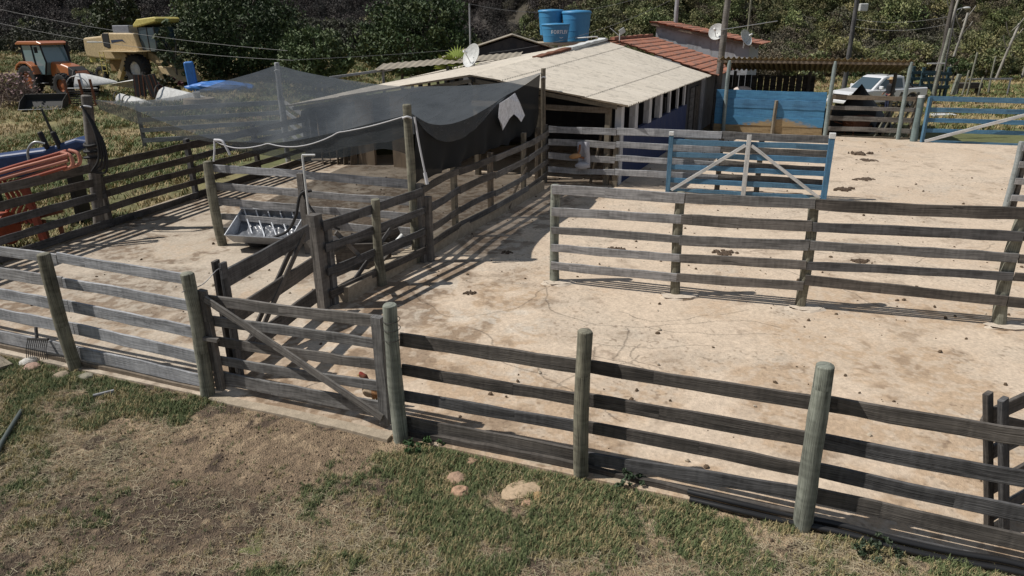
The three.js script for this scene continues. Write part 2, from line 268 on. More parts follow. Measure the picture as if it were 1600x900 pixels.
{
  const W = 2048, lin = new Float32Array(W * W);
  const px = (x, z) => [(x - SX[0]) / (SX[1] - SX[0]) * W, (z - SZ[0]) / (SZ[1] - SZ[0]) * W];
  for (const p of cracks) for (let k = 0; k < p.length - 1; k++) {
    const [ax, az] = px(...p[k]), [bx, bz] = px(...p[k + 1]), n = Math.ceil(Math.hypot(bx - ax, bz - az) * 2);
    for (let s = 0; s < n; s++) { const i = Math.round(lerp(ax, bx, s / n)), j = Math.round(lerp(az, bz, s / n)); if (i > 1 && j > 1 && i < W - 2 && j < W - 2) { lin[j * W + i] = 0.75; if (R() < 0.4) lin[j * W + i + 1] = 0.5; } }
  }
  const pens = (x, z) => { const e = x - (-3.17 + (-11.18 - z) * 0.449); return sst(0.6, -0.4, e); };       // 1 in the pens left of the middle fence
  const map = tex(W, W, (i, j, o) => {
    const x = lerp(SX[0], SX[1], i / W), z = lerp(SZ[0], SZ[1], j / W), e = x - (-3.17 + (-11.18 - z) * 0.449);
    const wx = x + 0.5 * (fbm(x * 1.3 + 90, z * 1.3, 3) - 0.5), wz = z + 0.5 * (fbm(x * 1.3, z * 1.3 + 60, 3) - 0.5);
    const n = fbm(wx * 0.55 + 2, wz * 0.55, 5), n2 = fbm(wx * 2.3 + 20, wz * 2.3, 5), f = vn(x * 32, z * 32), sp = vn(x * 24 + 7, z * 24), n3 = fbm(wx * 1.1 + 50, wz * 1.1 + 3, 5), fi = fbm(x * 9 + 4, z * 9, 3), gr = vn(x * 62, z * 62);
    const zone = sst(0.25, -0.25, x - (0.8 + (z + 12.35) * -0.135) + 0.35 * (n3 - 0.5)) * sst(-13.8, -12.2, z) * (1 - pens(x, z));
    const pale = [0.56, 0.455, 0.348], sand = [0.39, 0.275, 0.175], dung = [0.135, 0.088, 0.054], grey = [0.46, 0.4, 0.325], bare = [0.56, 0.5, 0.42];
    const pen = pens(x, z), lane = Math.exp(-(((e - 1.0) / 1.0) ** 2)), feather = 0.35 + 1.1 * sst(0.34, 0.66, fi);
    let s = sst(0.44, 0.62, n) * lerp(0.3, 0.75, sst(-13.5, -10, z)) + zone * sst(0.35, 0.55, n2) * 0.8 + 0.95 * blob(x, z, 3.3, -8.3, 1.7, 0.75) * sst(0.42, 0.6, n2 * 0.6 + n3 * 0.42) + 0.9 * blob(x, z, 3.0, -6.9, 1.8, 0.9) * sst(0.36, 0.58, n3) + 0.7 * sst(-3.2, -0.3, fdist(x, z)) * sst(0.38, 0.6, n3) + 0.55 * blob(x, z, 6.3, -8.3, 1.4, 0.7) * sst(0.4, 0.6, n2);
    let d = lane * sst(0.36, 0.62, n2) * 0.9 + pen * sst(0.44, 0.64, n3) * 0.6 + 0.5 * pen * Math.exp(-(((x + 9.6 - (-16.4 - z) * 0.29) / 1.6) ** 2)) * sst(0.3, 0.55, n2) + 1.2 * blob(x, z, -3.6, -18.6, 3.2, 2.6) * sst(0.25, 0.5, n2) + 0.7 * blob(x, z, 1.5, -9.3, 0.7, 0.55) * sst(0.45, 0.58, n2);
    d += 0.55 * sst(0.6, 0.74, n2) + zone * sst(0.46, 0.62, n3) * 0.75 + sst(-2.2, -0.2, fdist(x, z)) * sst(0.5, 0.68, n2) * 0.5 + 0.45 * blob(x, z, -0.4, -9.6, 1.5, 1.5) * sst(0.4, 0.6, n3);
    const wornPatch = 0.9 * blob(x, z, -0.1, -10.5, 0.9, 0.5) * sst(0.38, 0.55, n2) + zone * 0.6 * sst(0.56, 0.64, fbm(wx * 1.5 + 33, wz * 1.5, 4)) + 0.4 * sst(0.58, 0.68, n3 * 0.5 + n * 0.5);
    const speck = sst(0.78, 0.9, sp) * (0.12 + 0.6 * sst(0.45, 0.6, n3)), crk = lin[j * W + i];
    for (let k = 0; k < 3; k++) {
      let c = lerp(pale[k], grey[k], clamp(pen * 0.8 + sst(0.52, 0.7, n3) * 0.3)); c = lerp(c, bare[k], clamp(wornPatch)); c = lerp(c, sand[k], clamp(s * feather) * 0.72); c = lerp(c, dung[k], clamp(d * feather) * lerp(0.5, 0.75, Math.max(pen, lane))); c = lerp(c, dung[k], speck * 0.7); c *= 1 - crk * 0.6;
      o[k] = c * (0.87 + 0.26 * f) * (0.88 + 0.24 * fi) * (0.88 + 0.24 * gr);
    }
  }, { repeat: false });
  const outline = [[-11.35, -10.95], [13.2, -1.5], [25, -25], [8.2, -31.7], [-3.4, -26.5], [-7.4, -25.4]];
  const sh = new THREE.Shape(outline.map(p => new THREE.Vector2(p[0], -p[1])));
  const g = new THREE.ExtrudeGeometry(sh, { depth: 0.16, bevelEnabled: false }); g.rotateX(-Math.PI / 2); g.translate(0, SLAB - 0.16, 0);
  const p = g.attributes.position, u = g.attributes.uv; for (let i = 0; i < p.count; i++) u.setXY(i, (p.getX(i) - SX[0]) / (SX[1] - SX[0]), (p.getZ(i) - SZ[0]) / (SZ[1] - SZ[0]));
  const bump = fineBump.clone(); bump.repeat.set(22, 22); bump.needsUpdate = true;
  structure('concrete_floor', g, new THREE.MeshStandardMaterial({ map, roughness: 0.95, bumpMap: bump, bumpScale: 0.008 }));
}

// ------------------------------------------------------------------ fences and gates of the corral
const P3 = (p, y) => V(p[0], y, p[1]);
// one bay of rails between two plan points; levels: [y at a, y at b, width]
function rails(g, a, b, off, levels, mats, { t = 0.032, lap = 0, wear = 0.01, bow = 0.013, name = 'rail' } = {}) {
  const dx = b[0] - a[0], dz = b[1] - a[1], L = Math.hypot(dx, dz), ux = dx / L, uz = dz / L;
  for (const [y0, y1, w] of levels) {
    const j = () => (R() - 0.5) * 0.016;
    board(g, name, V(a[0] + off[0] - ux * (lap - 0.006), y0 + j(), a[1] + off[1] - uz * (lap - 0.006)), V(b[0] + off[0] + ux * (lap - 0.006), y1 + j(), b[1] + off[1] + uz * (lap - 0.006)), w * (0.88 + 0.17 * R()), t, pick(mats), { wear, bow: (R() - 0.5) * 2 * bow });
  }
}
const fence = (label, at, group) => thing('plank_fence', label, 'fence', [at[0], 0, at[1]], group);

// front fence, left of the gate: rails behind the round posts
{
  const P = [[-10.45, -10.7], [-8.32, -9.84], [-6.13, -8.98], [-3.94, -8.12]];
  const g = fence('pale grey five-rail plank fence left of the closed front gate', P[0]);
  const off = [0.04, -0.105];
  P.forEach((p, i) => log(g, 'post', P3(p, -0.05), 1.76, 0.088, WOOD.post[i % 2 ? 0 : 1], { lean: i === 2 ? [-0.05, 0.02] : [0.01, 0], bend: 0.03 }));
  rails(g, P[0], P[1], off, [[1.6, 1.6, 0.16], [1.24, 1.24, 0.17], [0.9, 0.9, 0.17], [0.56, 0.56, 0.18], [0.2, 0.2, 0.21]], WOOD.pale);
  rails(g, P[1], P[2], off, [[1.6, 1.6, 0.16], [1.25, 1.25, 0.17], [0.91, 0.91, 0.18], [0.57, 0.57, 0.18], [0.21, 0.21, 0.21]], WOOD.pale);
  rails(g, P[2], P[3], off, [[1.61, 1.58, 0.15], [1.25, 1.21, 0.15], [0.92, 0.86, 0.17], [0.58, 0.5, 0.18], [0.2, 0.16, 0.2]], WOOD.pale);
  rails(g, P[1], P[3], [0.025, -0.06], [[0.06, 0.05, 0.09]], WOOD.brown, { name: 'base_board' });
}
// front fence, right of the gate: four rails
{
  const P = [[-1.29, -7.08], [0.71, -6.35], [2.73, -5.51], [5.0, -4.57], [7.2, -3.66]];
  const g = fence('dark four-rail plank fence along the front from the gate rightwards', P[0]), off = [0.04, -0.105];
  const mats = WOOD.post; [[-0.02, 0.02], [0.0, 0.0], [-0.03, 0.0], [0, 0], [0, 0]].forEach((l, i) => log(g, 'post', P3(P[i], -0.05), [1.75, 1.74, 1.77, 1.75, 1.75][i], [0.088, 0.08, 0.088, 0.085, 0.085][i], mats[[2, 1, 2, 1, 0][i]], { lean: l, bend: i === 2 ? 0.02 : 0.025 }));
  for (const y of [1.3, 1.42, 1.52]) part(g, 'tie_wire', new THREE.TorusGeometry(0.093, 0.004, 5, 28).rotateX(Math.PI / 2), M.iron, [-0.015, y, 0.015], [0.06, 0, 0.05]);
  rails(g, P[0], P[1], off, [[1.24, 1.24, 0.155], [0.87, 0.85, 0.145], [0.53, 0.54, 0.135], [0.17, 0.17, 0.19]], WOOD.dark);
  rails(g, P[1], P[2], off, [[1.25, 1.28, 0.16], [0.86, 0.89, 0.155], [0.55, 0.56, 0.145], [0.18, 0.31, 0.16]], WOOD.dark);
  rails(g, P[2], P[3], off, [[1.29, 1.32, 0.175], [0.89, 0.92, 0.17], [0.58, 0.57, 0.15], [0.31, 0.27, 0.19]], WOOD.dark, { bow: 0.02 });
  rails(g, P[3], P[4], off, [[1.32, 1.32, 0.175], [0.92, 0.92, 0.17], [0.57, 0.57, 0.15], [0.27, 0.27, 0.19]], WOOD.dark);
  for (let i = 0; i < 4; i++) rails(g, P[i], P[i + 1], [0.028, -0.075], [[0.06, 0.06, 0.1]], WOOD.dark, { name: 'base_board', t: 0.05 });
}
// kerbs: the cast edges of the floor
{
  const kerb = (label, a, b, w, h, y0 = -0.08) => { const g = thing('concrete_kerb', label, 'kerb', [a[0], 0, a[1]], 'cast kerbs of the corral floor'); const dx = b[0] - a[0], dz = b[1] - a[1], L = Math.hypot(dx, dz), n = Math.max(1, Math.round(L / 2.6)); for (let k = 0; k < n; k++) board(g, 'kerb_section', V(lerp(a[0], b[0], k / n), y0 + h / 2, lerp(a[1], b[1], k / n)), V(lerp(a[0], b[0], (k + 0.998) / n), y0 + h / 2, lerp(a[1], b[1], (k + 0.998) / n)), h, w, M.concrete, { wear: 0.014, ends: 0.02 }); };
  kerb('pale concrete threshold under the front gate', [-3.86, -8.07], [-1.42, -7.12], 0.15, 0.13);
  kerb('long concrete kerb at the foot of the right front fence', [-1.16, -7.17], [9.2, -2.99], 0.1, 0.1, -0.07);
  kerb('concrete kerb at the foot of the left front fence', [-10.4, -10.8], [-3.95, -8.25], 0.1, 0.12, -0.06);
  kerb('tall concrete kerb beam under the middle fence', [-2.92, -11.4], [0.85, -20.1], 0.24, 0.3, 0);
  kerb('concrete kerb outside the left fence beside the pasture', [-11.1, -11.3], [-7.2, -25.0], 0.22, 0.22, -0.06);
}
// front gate
{
  const A = [-3.77, -8.17], B = [-1.5, -7.3];
  const g = thing('plank_gate', 'closed grey wooden front gate with one diagonal brace', 'gate', [A[0], 0.1, A[1]]), yaw = yawOf(B[0] - A[0], B[1] - A[1]);
  squarePost(g, 'stile', P3(A, 0.1), 1.37, 0.11, 0.07, yaw, WOOD.grey[1], [-0.03, 0]);
  squarePost(g, 'stile', P3(B, 0.1), 1.36, 0.13, 0.09, yaw, WOOD.grey[0]);
  rails(g, A, B, [0.02, -0.055], [[1.31, 1.38, 0.145], [1.02, 1.09, 0.145], [0.75, 0.82, 0.145], [0.49, 0.55, 0.14], [0.23, 0.25, 0.19]], WOOD.grey, { lap: 0.04 });
  board(g, 'brace', V(A[0] + 0.02, 1.38, A[1] + 0.07), V(B[0] - 0.03, 0.2, B[1] + 0.05), 0.1, 0.03, WOOD.grey[2]);
  board(g, 'latch', V(A[0] - 0.1, 0.85, A[1] + 0.06), V(A[0] + 0.12, 0.85, A[1] + 0.13), 0.055, 0.05, WOOD.grey[2]);
  wtube(g, 'tie_wire', [[-3.98, 1.5, -8.02], [-3.84, 1.5, -8.3], [-3.72, 1.62, -8.5], [-3.7, 1.6, -8.62]], 0.006, M.wire);
}
// inner gate, swung open against nothing, hung on the end post of the middle fence
{
  const A = [-3.74, -8.66], B = [-3.26, -11.0];
  const g = thing('plank_gate', 'heavy dark inner gate of wide boards standing open behind the front gate', 'gate', [A[0], SLAB, A[1]]), yaw = yawOf(B[0] - A[0], B[1] - A[1]);
  squarePost(g, 'stile', V(A[0] - 0.05, SLAB, A[1] + 0.02), 1.66, 0.13, 0.045, yaw, WOOD.dark[1]);
  squarePost(g, 'stile', V(A[0] + 0.05, SLAB, A[1] + 0.04), 1.64, 0.13, 0.045, yaw, WOOD.dark[0]);
  rails(g, A, B, [0, 0], [[1.42, 1.4, 0.26], [0.86, 0.84, 0.26], [0.3, 0.3, 0.27]], WOOD.dark, { t: 0.045, wear: 0.006 });
  for (const s of [-0.05, 0.05]) board(g, 'brace', V(B[0] - 0.06 + s, 1.42, B[1] + 0.15), V(A[0] + 0.05 + s, 0.25, A[1] - 0.35), 0.1, 0.03, WOOD.dark[2]);
}
// middle fence from its end post back to the shed corner
const CL = [[-3.17, -11.18], [-2.38, -12.23], [-1.83, -13.55], [-1.25, -15.35], [-0.5, -16.94], [0.34, -19.0], [0.99, -21.05]];
{
  const g = fence('long dark plank fence running back from its end post to the shed corner', CL[0]), yaw = yawOf(0.41, -0.912);
  squarePost(g, 'end_post', P3(CL[0], 0), 1.64, 0.2, 0.17, yaw, WOOD.grey[1], [-0.02, 0]);
  squarePost(g, 'end_post', V(CL[0][0] + 0.14, 0, CL[0][1] - 0.13), 1.5, 0.12, 0.1, yaw, WOOD.grey[0]);
  log(g, 'post', P3(CL[1], 0), 1.64, 0.085, WOOD.post[1], { bend: 0.05 });
  squarePost(g, 'post', V(CL[2][0] + 0.06, 0, CL[2][1] - 0.02), 1.62, 0.14, 0.13, yaw, WOOD.grey[2]);
  squarePost(g, 'post', V(CL[2][0] + 0.2, 0, CL[2][1] - 0.05), 1.36, 0.12, 0.12, yaw, WOOD.grey[1]);
  for (const i of [3, 4, 5]) squarePost(g, 'post', P3(CL[i], 0), [1.6, 1.64, 1.8][i - 3], 0.13, 0.11, yaw, WOOD.brown[i % 2]);
  squarePost(g, 'post', P3(CL[6], 0), 1.74, 0.15, 0.14, yaw, WOOD.grey[2]); squarePost(g, 'post', V(CL[6][0] - 0.22, 0, CL[6][1] + 0.35), 1.7, 0.12, 0.1, yaw, WOOD.brown[0]);
  const on = [0.12, 0.05], lv = [[1.46, 1.48, 0.16], [1.08, 1.1, 0.14], [0.66, 0.68, 0.14], [0.27, 0.3, 0.14]];
  rails(g, CL[0], CL[2], on, lv, WOOD.dark); rails(g, CL[0], CL[2], [-0.1, -0.05], [[0.92, 0.94, 0.13], [0.46, 0.48, 0.13]], WOOD.dark);
  for (let i = 2; i < 6; i++) rails(g, CL[i], CL[i + 1], on, [[1.5, 1.52, 0.16], [1.1, 1.12, 0.16], [0.66, 0.68, 0.14], [0.33, 0.33, 0.14]], i < 4 ? WOOD.dark : WOOD.grey, { bow: 0.03 });
  board(g, 'brace', V(-2.85, 0.2, -11.7), V(-2.2, 1.0, -12.9), 0.09, 0.03, WOOD.dark[0]); board(g, 'brace', V(-2.95, 1.25, -11.5), V(-2.7, 0.7, -11.95), 0.08, 0.03, WOOD.grey[1]);
  wtube(g, 'prop', [[0.42, 0.9, -18.9], [0.1, 0.4, -18.3], [-0.05, 0.1, -17.7]], 0.03, WOOD.brown[0]);
}
// cross fence between the two pens under the net
{
  const A = [-6.3, -14.86], Bq = [-4.25, -14.3], C = [-1.95, -13.75];
  const g = fence('sunlit pale cross fence under the edge of the shade net', A), yaw = yawOf(0.97, 0.23);
  log(g, 'post', P3(A, 0), 1.86, 0.1, WOOD.post[1], { lean: [-0.04, 0.0], bend: 0.03 });
  squarePost(g, 'post', V(Bq[0] + 0.02, 0, Bq[1] + 0.12), 1.72, 0.14, 0.1, yaw, WOOD.grey[1]);
  const off = [0.02, -0.1];
  rails(g, A, Bq, off, [[1.7, 1.66, 0.17], [1.31, 1.27, 0.17], [0.98, 0.95, 0.17], [0.65, 0.62, 0.16], [0.31, 0.3, 0.19]], WOOD.pale);
  rails(g, Bq, C, off, [[1.64, 1.55, 0.17], [1.25, 1.2, 0.17], [0.93, 0.88, 0.16], [0.6, 0.57, 0.16], [0.3, 0.28, 0.18]], WOOD.pale);
}
// left fence, rails on the inside
const LF = [[-11.05, -11.2], [-10.45, -13.4], [-9.58, -16.42], [-8.71, -19.34], [-7.9, -22.2], [-7.1, -25.0]];
{
  const g = fence('dark five-rail fence along the left edge beside the pasture', LF[0]), yaw = yawOf(0.285, -0.957);
  LF.forEach((p, i) => squarePost(g, 'post', V(p[0] + (i === 2 ? 0.02 : 0), -0.05, p[1]), 1.72, 0.13, 0.12, yaw, WOOD.dark[i % 3], [-0.03, 0]));
  log(g, 'post', V(-9.72, -0.05, -16.55), 1.6, 0.1, WOOD.grey[1]);
  for (let i = 0; i < 5; i++) rails(g, LF[i], LF[i + 1], [0.085, 0.03], [[1.5, 1.5, 0.2], [1.16, 1.16, 0.17], [0.84, 0.84, 0.17], [0.5, 0.5, 0.17], [0.16, 0.16, 0.18]], WOOD.dark, { bow: 0.02 });
}
{ // back fence of the shaded pen
  const A = [-7.3, -25.6], Bq = [-9.5, -30.6], C = [-14.5, -28.4];
  const g = fence('grey plank fence behind the shade net seen through it', A);
  for (const p of [A, Bq, C]) squarePost(g, 'post', P3(p, 0), 1.7, 0.14, 0.12, 0.3, WOOD.grey[0]);
  rails(g, C, Bq, [0, 0.08], [[1.5, 1.5, 0.18], [1.1, 1.1, 0.18], [0.7, 0.7, 0.18], [0.3, 0.3, 0.18]], WOOD.pale);
  rails(g, Bq, A, [0.07, 0.03], [[1.5, 1.5, 0.18], [1.1, 1.1, 0.18], [0.7, 0.7, 0.18], [0.3, 0.3, 0.18]], WOOD.pale);
}
// fence across the sunny yard
{
  const P = [[0.78, -12.35], [2.86, -11.61], [4.81, -11.0], [7.61, -10.19], [10.3, -9.35]];
  const g = fence('free-standing five-rail grey fence across the sunny concrete yard', P[0]), off = [-0.034, 0.1];
  P.forEach((p, i) => log(g, 'post', P3(p, 0), [1.84, 1.86, 1.88, 1.84, 1.84][i], [0.088, 0.085, 0.085, 0.1, 0.09][i], WOOD.post[[2, 1, 1, 0, 0][i]], { lean: [[0, 0], [-0.04, 0], [-0.02, 0], [-0.02, 0], [0, 0]][i], bend: i === 3 ? 0.09 : 0.03 }));
  const L = [[[1.77, 1.78, 0.165], [1.37, 1.41, 0.16], [1.04, 1.06, 0.155], [0.71, 0.74, 0.145], [0.37, 0.39, 0.15]], [[1.78, 1.81, 0.185], [1.41, 1.45, 0.19], [1.06, 1.13, 0.18], [0.74, 0.79, 0.165], [0.39, 0.44, 0.17]], [[1.8, 1.84, 0.185], [1.44, 1.49, 0.17], [1.13, 1.15, 0.16], [0.79, 0.86, 0.14], [0.54, 0.46, 0.16]], [[1.84, 1.84, 0.185], [1.49, 1.49, 0.17], [1.15, 1.15, 0.16], [0.86, 0.86, 0.14], [0.46, 0.46, 0.16]]];
  const mats = [[WOOD.grey[0], WOOD.pale[2]], [WOOD.grey[0], WOOD.grey[1]], [WOOD.dark[0], WOOD.dark[2], WOOD.grey[0]], WOOD.dark];
  for (let i = 0; i < 4; i++) rails(g, P[i], P[i + 1], off, L[i], mats[i], { lap: i === 0 ? 0.04 : 0, bow: i === 2 ? 0.02 : 0.01 });
  P.slice(0, 4).forEach((p, i) => { const ge = new THREE.CylinderGeometry(0.26 + 0.05 * (i % 2), 0.34, 0.035, 13); const q = ge.attributes.position; for (let k = 0; k < q.count; k++) { const s = 0.85 + 0.35 * hash(k % 13, i); q.setX(k, q.getX(k) * s); q.setZ(k, q.getZ(k) * s * 0.55); } ge.computeVertexNormals(); wpart(g, 'footing', ge, worn(0.54, 0.46, 0.37, 0.95), V(p[0] + 0.06, SLAB + 0.012, p[1] + 0.1)); });
}
// fence in front of the shed and the blue gate folded against it
{
  const P = [[1.12, -20.95], [3.01, -20.42], [5.75, -19.55], [8.3, -18.72]];
  const g = fence('weathered four-rail fence in front of the open shed', P[0]), yaw = yawOf(0.952, 0.305);
  for (const p of [P[1], P[2], [6.75, -19.24]]) squarePost(g, 'post', P3(p, 0), 1.66, 0.14, 0.12, yaw, pick(WOOD.brown));
  const off = [-0.025, 0.085], lv = [[1.63, 1.62, 0.2], [1.27, 1.22, 0.19], [0.88, 0.82, 0.19], [0.48, 0.46, 0.19]];
  for (let i = 0; i < 3; i++) rails(g, P[i], P[i + 1], off, lv, i < 2 ? WOOD.pale : WOOD.grey, { bow: 0.02 });
}
{
  const A = [4.4, -19.66], B = [8.28, -18.47], Mid = [(A[0] + B[0]) / 2, (A[1] + B[1]) / 2 - 0.0];
  const g = thing('blue_gate', 'blue plank gate with white centre post and white V braces, before the shed', 'gate', [A[0], SLAB, A[1]]), yaw = yawOf(B[0] - A[0], B[1] - A[1]);
  squarePost(g, 'stile', P3(A, SLAB), 1.6, 0.12, 0.1, yaw, WOOD.blue[1]); squarePost(g, 'stile', P3(B, SLAB), 1.68, 0.14, 0.12, yaw, WOOD.blue[0]);
  part(g, 'stile_cap', rb(0.15, 0.14, 0.14, 0.01), M.white, [B[0] - A[0], 1.7, B[1] - A[1]], [0, yaw, 0]);
  part(g, 'stile_cap', rb(0.13, 0.1, 0.12, 0.01), M.white, [0, 1.62, 0], [0, yaw, 0]);
  const lv = [[1.43, 1.43, 0.15], [1.09, 1.09, 0.15], [0.74, 0.74, 0.15], [0.37, 0.37, 0.16], [0.1, 0.1, 0.1]];
  rails(g, A, Mid, [0, 0], lv, WOOD.blue, { t: 0.03, bow: 0.008 }); rails(g, Mid, B, [0, 0], lv, WOOD.blue, { t: 0.03, bow: 0.008 });
  const f = [-0.018, 0.055];
  squarePost(g, 'centre_post', V(Mid[0] + f[0], SLAB, Mid[1] + f[1]), 1.66, 0.12, 0.045, yaw, WOOD.white[0]);
  board(g, 'brace', V(Mid[0] - 0.07 + f[0], 1.42, Mid[1] + f[1] - 0.02), V(A[0] + 0.1 + f[0], 0.1, A[1] + f[1] + 0.02), 0.085, 0.03, WOOD.white[0]);
  board(g, 'brace', V(Mid[0] + 0.07 + f[0], 1.42, Mid[1] + f[1] + 0.02), V(B[0] - 0.1 + f[0], 0.1, B[1] + f[1] - 0.02), 0.085, 0.03, WOOD.white[0]);
}
{ // right-hand continuation
  const P = [[12.5, -17.5], [15.4, -16.55]];
  const g = fence('short piece of grey fence cut by the right edge beyond the yard', P[0]);
  log(g, 'post', P3(P[0], 0), 1.7, 0.08, woodMat(24, [0.16, 0.18, 0.18], [0.36, 0.39, 0.39], 0.5, 0.7), { lean: [0.02, 0] }); squarePost(g, 'post', V(P[0][0] + 0.16, 0, P[0][1] + 0.02), 1.62, 0.12, 0.1, 0.3, WOOD.grey[1]);
  log(g, 'post', P3(P[1], 0), 1.7, 0.09, WOOD.post[0]);
  rails(g, P[0], P[1], [-0.02, 0.12], [[1.58, 1.58, 0.2], [1.15, 1.15, 0.17], [0.75, 0.75, 0.17], [0.33, 0.33, 0.17]], WOOD.pale);
}
{ // gate leaf leaning by the right front corner
  const A = V(4.46, SLAB, -5.46), top = V(4.12, 1.42, -5.46), d = V(0.87, 0, -0.49), g = thing('plank_gate', 'dark wooden gate leaning inwards at the lower right corner', 'gate', [A.x, A.y, A.z]);
  const lean = [top.x - A.x, 0];
  squarePost(g, 'stile', A, 1.46, 0.09, 0.05, yawOf(0.87, -0.49), WOOD.dark[1], lean); squarePost(g, 'stile', V(A.x + 0.11, A.y, A.z + 0.05), 1.43, 0.1, 0.05, yawOf(0.87, -0.49), WOOD.dark[0], lean);
  for (const y of [1.18, 0.8, 0.42, 0.12]) { const k = y / 1.42, s = V(A.x + lean[0] * k, SLAB + y, A.z); board(g, 'rail', s, s.clone().addScaledVector(d, 2.4), 0.16, 0.035, pick(WOOD.dark)); }
  squarePost(g, 'stile', V(A.x + d.x * 2.4, SLAB, A.z + d.z * 2.4), 1.46, 0.1, 0.06, yawOf(0.87, -0.49), WOOD.dark[1], lean);
  board(g, 'brace', V(top.x + 0.06, 1.2, -5.5), V(A.x + 1.6, 0.45, A.z - 0.7), 0.1, 0.03, WOOD.dark[2]);
}
// far side: blue board wall, plank fence, blue gate
{
  const A = [8.82, -31.35], B = [12.9, -29.82];
  const g = thing('board_wall', 'bright blue wall of wide horizontal boards beside the shed, sandy at the foot', 'wall', [A[0], 0, A[1]]), sandy = woodMat(20, [0.2, 0.14, 0.075], [0.36, 0.27, 0.15], 0.4, 0.4);
  // the lowest boards have lost their paint to splashed mud
  const mudBlue = new THREE.MeshStandardMaterial({ roughness: 0.75, map: tex(512, 64, (i, j, o) => { const u = i / 512, v = j / 64, e = 1.05 - Math.abs(u - 0.62) * 2.1, m = sst(0.1, 0.5, e * 0.9 - v * 0.75 + 0.5 * (fbm(u * 30, v * 6, 4) - 0.5)); const b = [0.055, 0.2, 0.36], s = [0.3, 0.22, 0.12], f = 0.75 + 0.5 * vn(u * 40, v * 60); for (let k = 0; k < 3; k++) o[k] = lerp(b[k], s[k], m) * f; }, { repeat: false }) });
  [1.63, 1.27, 0.91, 0.56, 0.2].forEach((y, i) => { const m = board(g, 'board', V(A[0], y, A[1] + 0.02 * (i % 2)), V(B[0], y - 0.03, B[1] + 0.02 * (i % 2)), 0.365, 0.03, i < 3 ? WOOD.boardblue[i % 2] : i === 3 ? mudBlue : sandy, { wear: 0.012, bow: 0.01 * (i % 3 - 1) }); if (i === 3) { const p = m.geometry.attributes.position, u = m.geometry.attributes.uv; for (let k = 0; k < p.count; k++) u.setXY(k, (p.getX(k) + 2.18) / 4.36, (p.getY(k) + 0.18) / 0.37); } });
  squarePost(g, 'post', V(11.05, 0, -30.4), 1.42, 0.12, 0.1, 0.37, WOOD.brown[1], [0.03, 0]);
}
{
  const A = [12.96, -29.85], B = [16.16, -28.75];
  const g = fence('dark brown plank fence between the blue board wall and the far blue gate', A);
  for (const k of [0.05, 0.97]) squarePost(g, 'post', V(lerp(A[0], B[0], k), 0, lerp(A[1], B[1], k) - 0.1), 1.7, 0.12, 0.12, 0.34, WOOD.brown[1]);
  rails(g, A, B, [0, 0], [[1.61, 1.58, 0.18], [1.18, 1.16, 0.18], [0.77, 0.77, 0.18], [0.33, 0.33, 0.2], [-0.0, 0.02, 0.12]], [WOOD.brown[0], WOOD.grey[1], WOOD.grey[2]]);
}
{
  const A = [16.06, -27.95], B = [20.2, -26.55];
  const g = thing('blue_gate', 'far blue rail gate with one long pale diagonal brace', 'gate', [A[0], 0, A[1]]);
  squarePost(g, 'stile', P3(A, 0), 1.75, 0.13, 0.1, 0.33, WOOD.blue[1]); squarePost(g, 'stile', P3(B, 0), 1.75, 0.13, 0.1, 0.33, WOOD.blue[1]);
  rails(g, A, B, [0, -0.07], [[1.68, 1.68, 0.19], [1.27, 1.27, 0.17], [0.87, 0.87, 0.17], [0.48, 0.48, 0.17], [0.05, 0.05, 0.13]], WOOD.blue, { t: 0.03 });
  board(g, 'brace', V(A[0] + 0.05, 0.08, A[1] + 0.09), V(B[0], 1.6, B[1] + 0.09), 0.12, 0.04, WOOD.white[0]);
  const h = thing('gate_post', 'stout greenish grey post hanging the far blue gate', 'post', [15.86, 0, -28.2]); log(h, 'post_shaft', V(15.86, 0, -28.2), 1.72, 0.13, woodMat(22, [0.1, 0.14, 0.14], [0.2, 0.26, 0.26], 0.5, 0.6)); part(h, 'cap', new THREE.CylinderGeometry(0.12, 0.13, 0.08, 12), M.white, [0, 1.74, 0]);
}

// ------------------------------------------------------------------ the long shed
const E1 = [3.18, -20.04], d2 = [0.417, -0.909], d1 = [-0.909, -0.417];
const SP = (q, s, y) => V(E1[0] + d2[0] * q + d1[0] * s, y, E1[1] + d2[1] * q + d1[1] * s);
const SYAW = yawOf(d2[0], d2[1]);
// a rippled sheet over four corners: a..b runs across the waves, a..c down them
function rippled(a, b, c, d, waves, amp, seg = 6, rows = 1, thick = 0.012) {
  const n = waves * seg, pos = [], uv = [], idx = [], N = V().crossVectors(b.clone().sub(a), c.clone().sub(a)).normalize(); if (N.y < 0) N.negate();
  const L = b.distanceTo(a), H = c.distanceTo(a), u0 = R() * 9, v0 = R() * 9;
  for (const lay of [0, -thick]) for (let j = 0; j <= rows; j++) for (let i = 0; i <= n; i++) {
    const u = i / n, v = j / rows, p = a.clone().lerp(b, u).lerp(c.clone().lerp(d, u), v).addScaledVector(N, amp * Math.cos(u * waves * Math.PI * 2) + lay);
    pos.push(p.x, p.y, p.z); uv.push(u * L + u0, v * H + v0);
  }
  const W = n + 1, K = W * (rows + 1), flip = V().crossVectors(b.clone().sub(a), c.clone().sub(a)).y > 0;
  const quad = (p, q, r, s) => flip ? idx.push(p, q, r, q, s, r) : idx.push(p, r, q, q, r, s);
  for (let j = 0; j < rows; j++) for (let i = 0; i < n; i++) { const k = j * W + i; quad(k, k + 1, k + W, k + W + 1); quad(K + k + 1, K + k, K + k + W + 1, K + k + W); }
  for (let i = 0; i < n; i++) { quad(K + i, K + i + 1, i, i + 1); const e = rows * W + i; quad(e, e + 1, K + e, K + e + 1); }
  return meshFrom(pos, uv, idx);
}
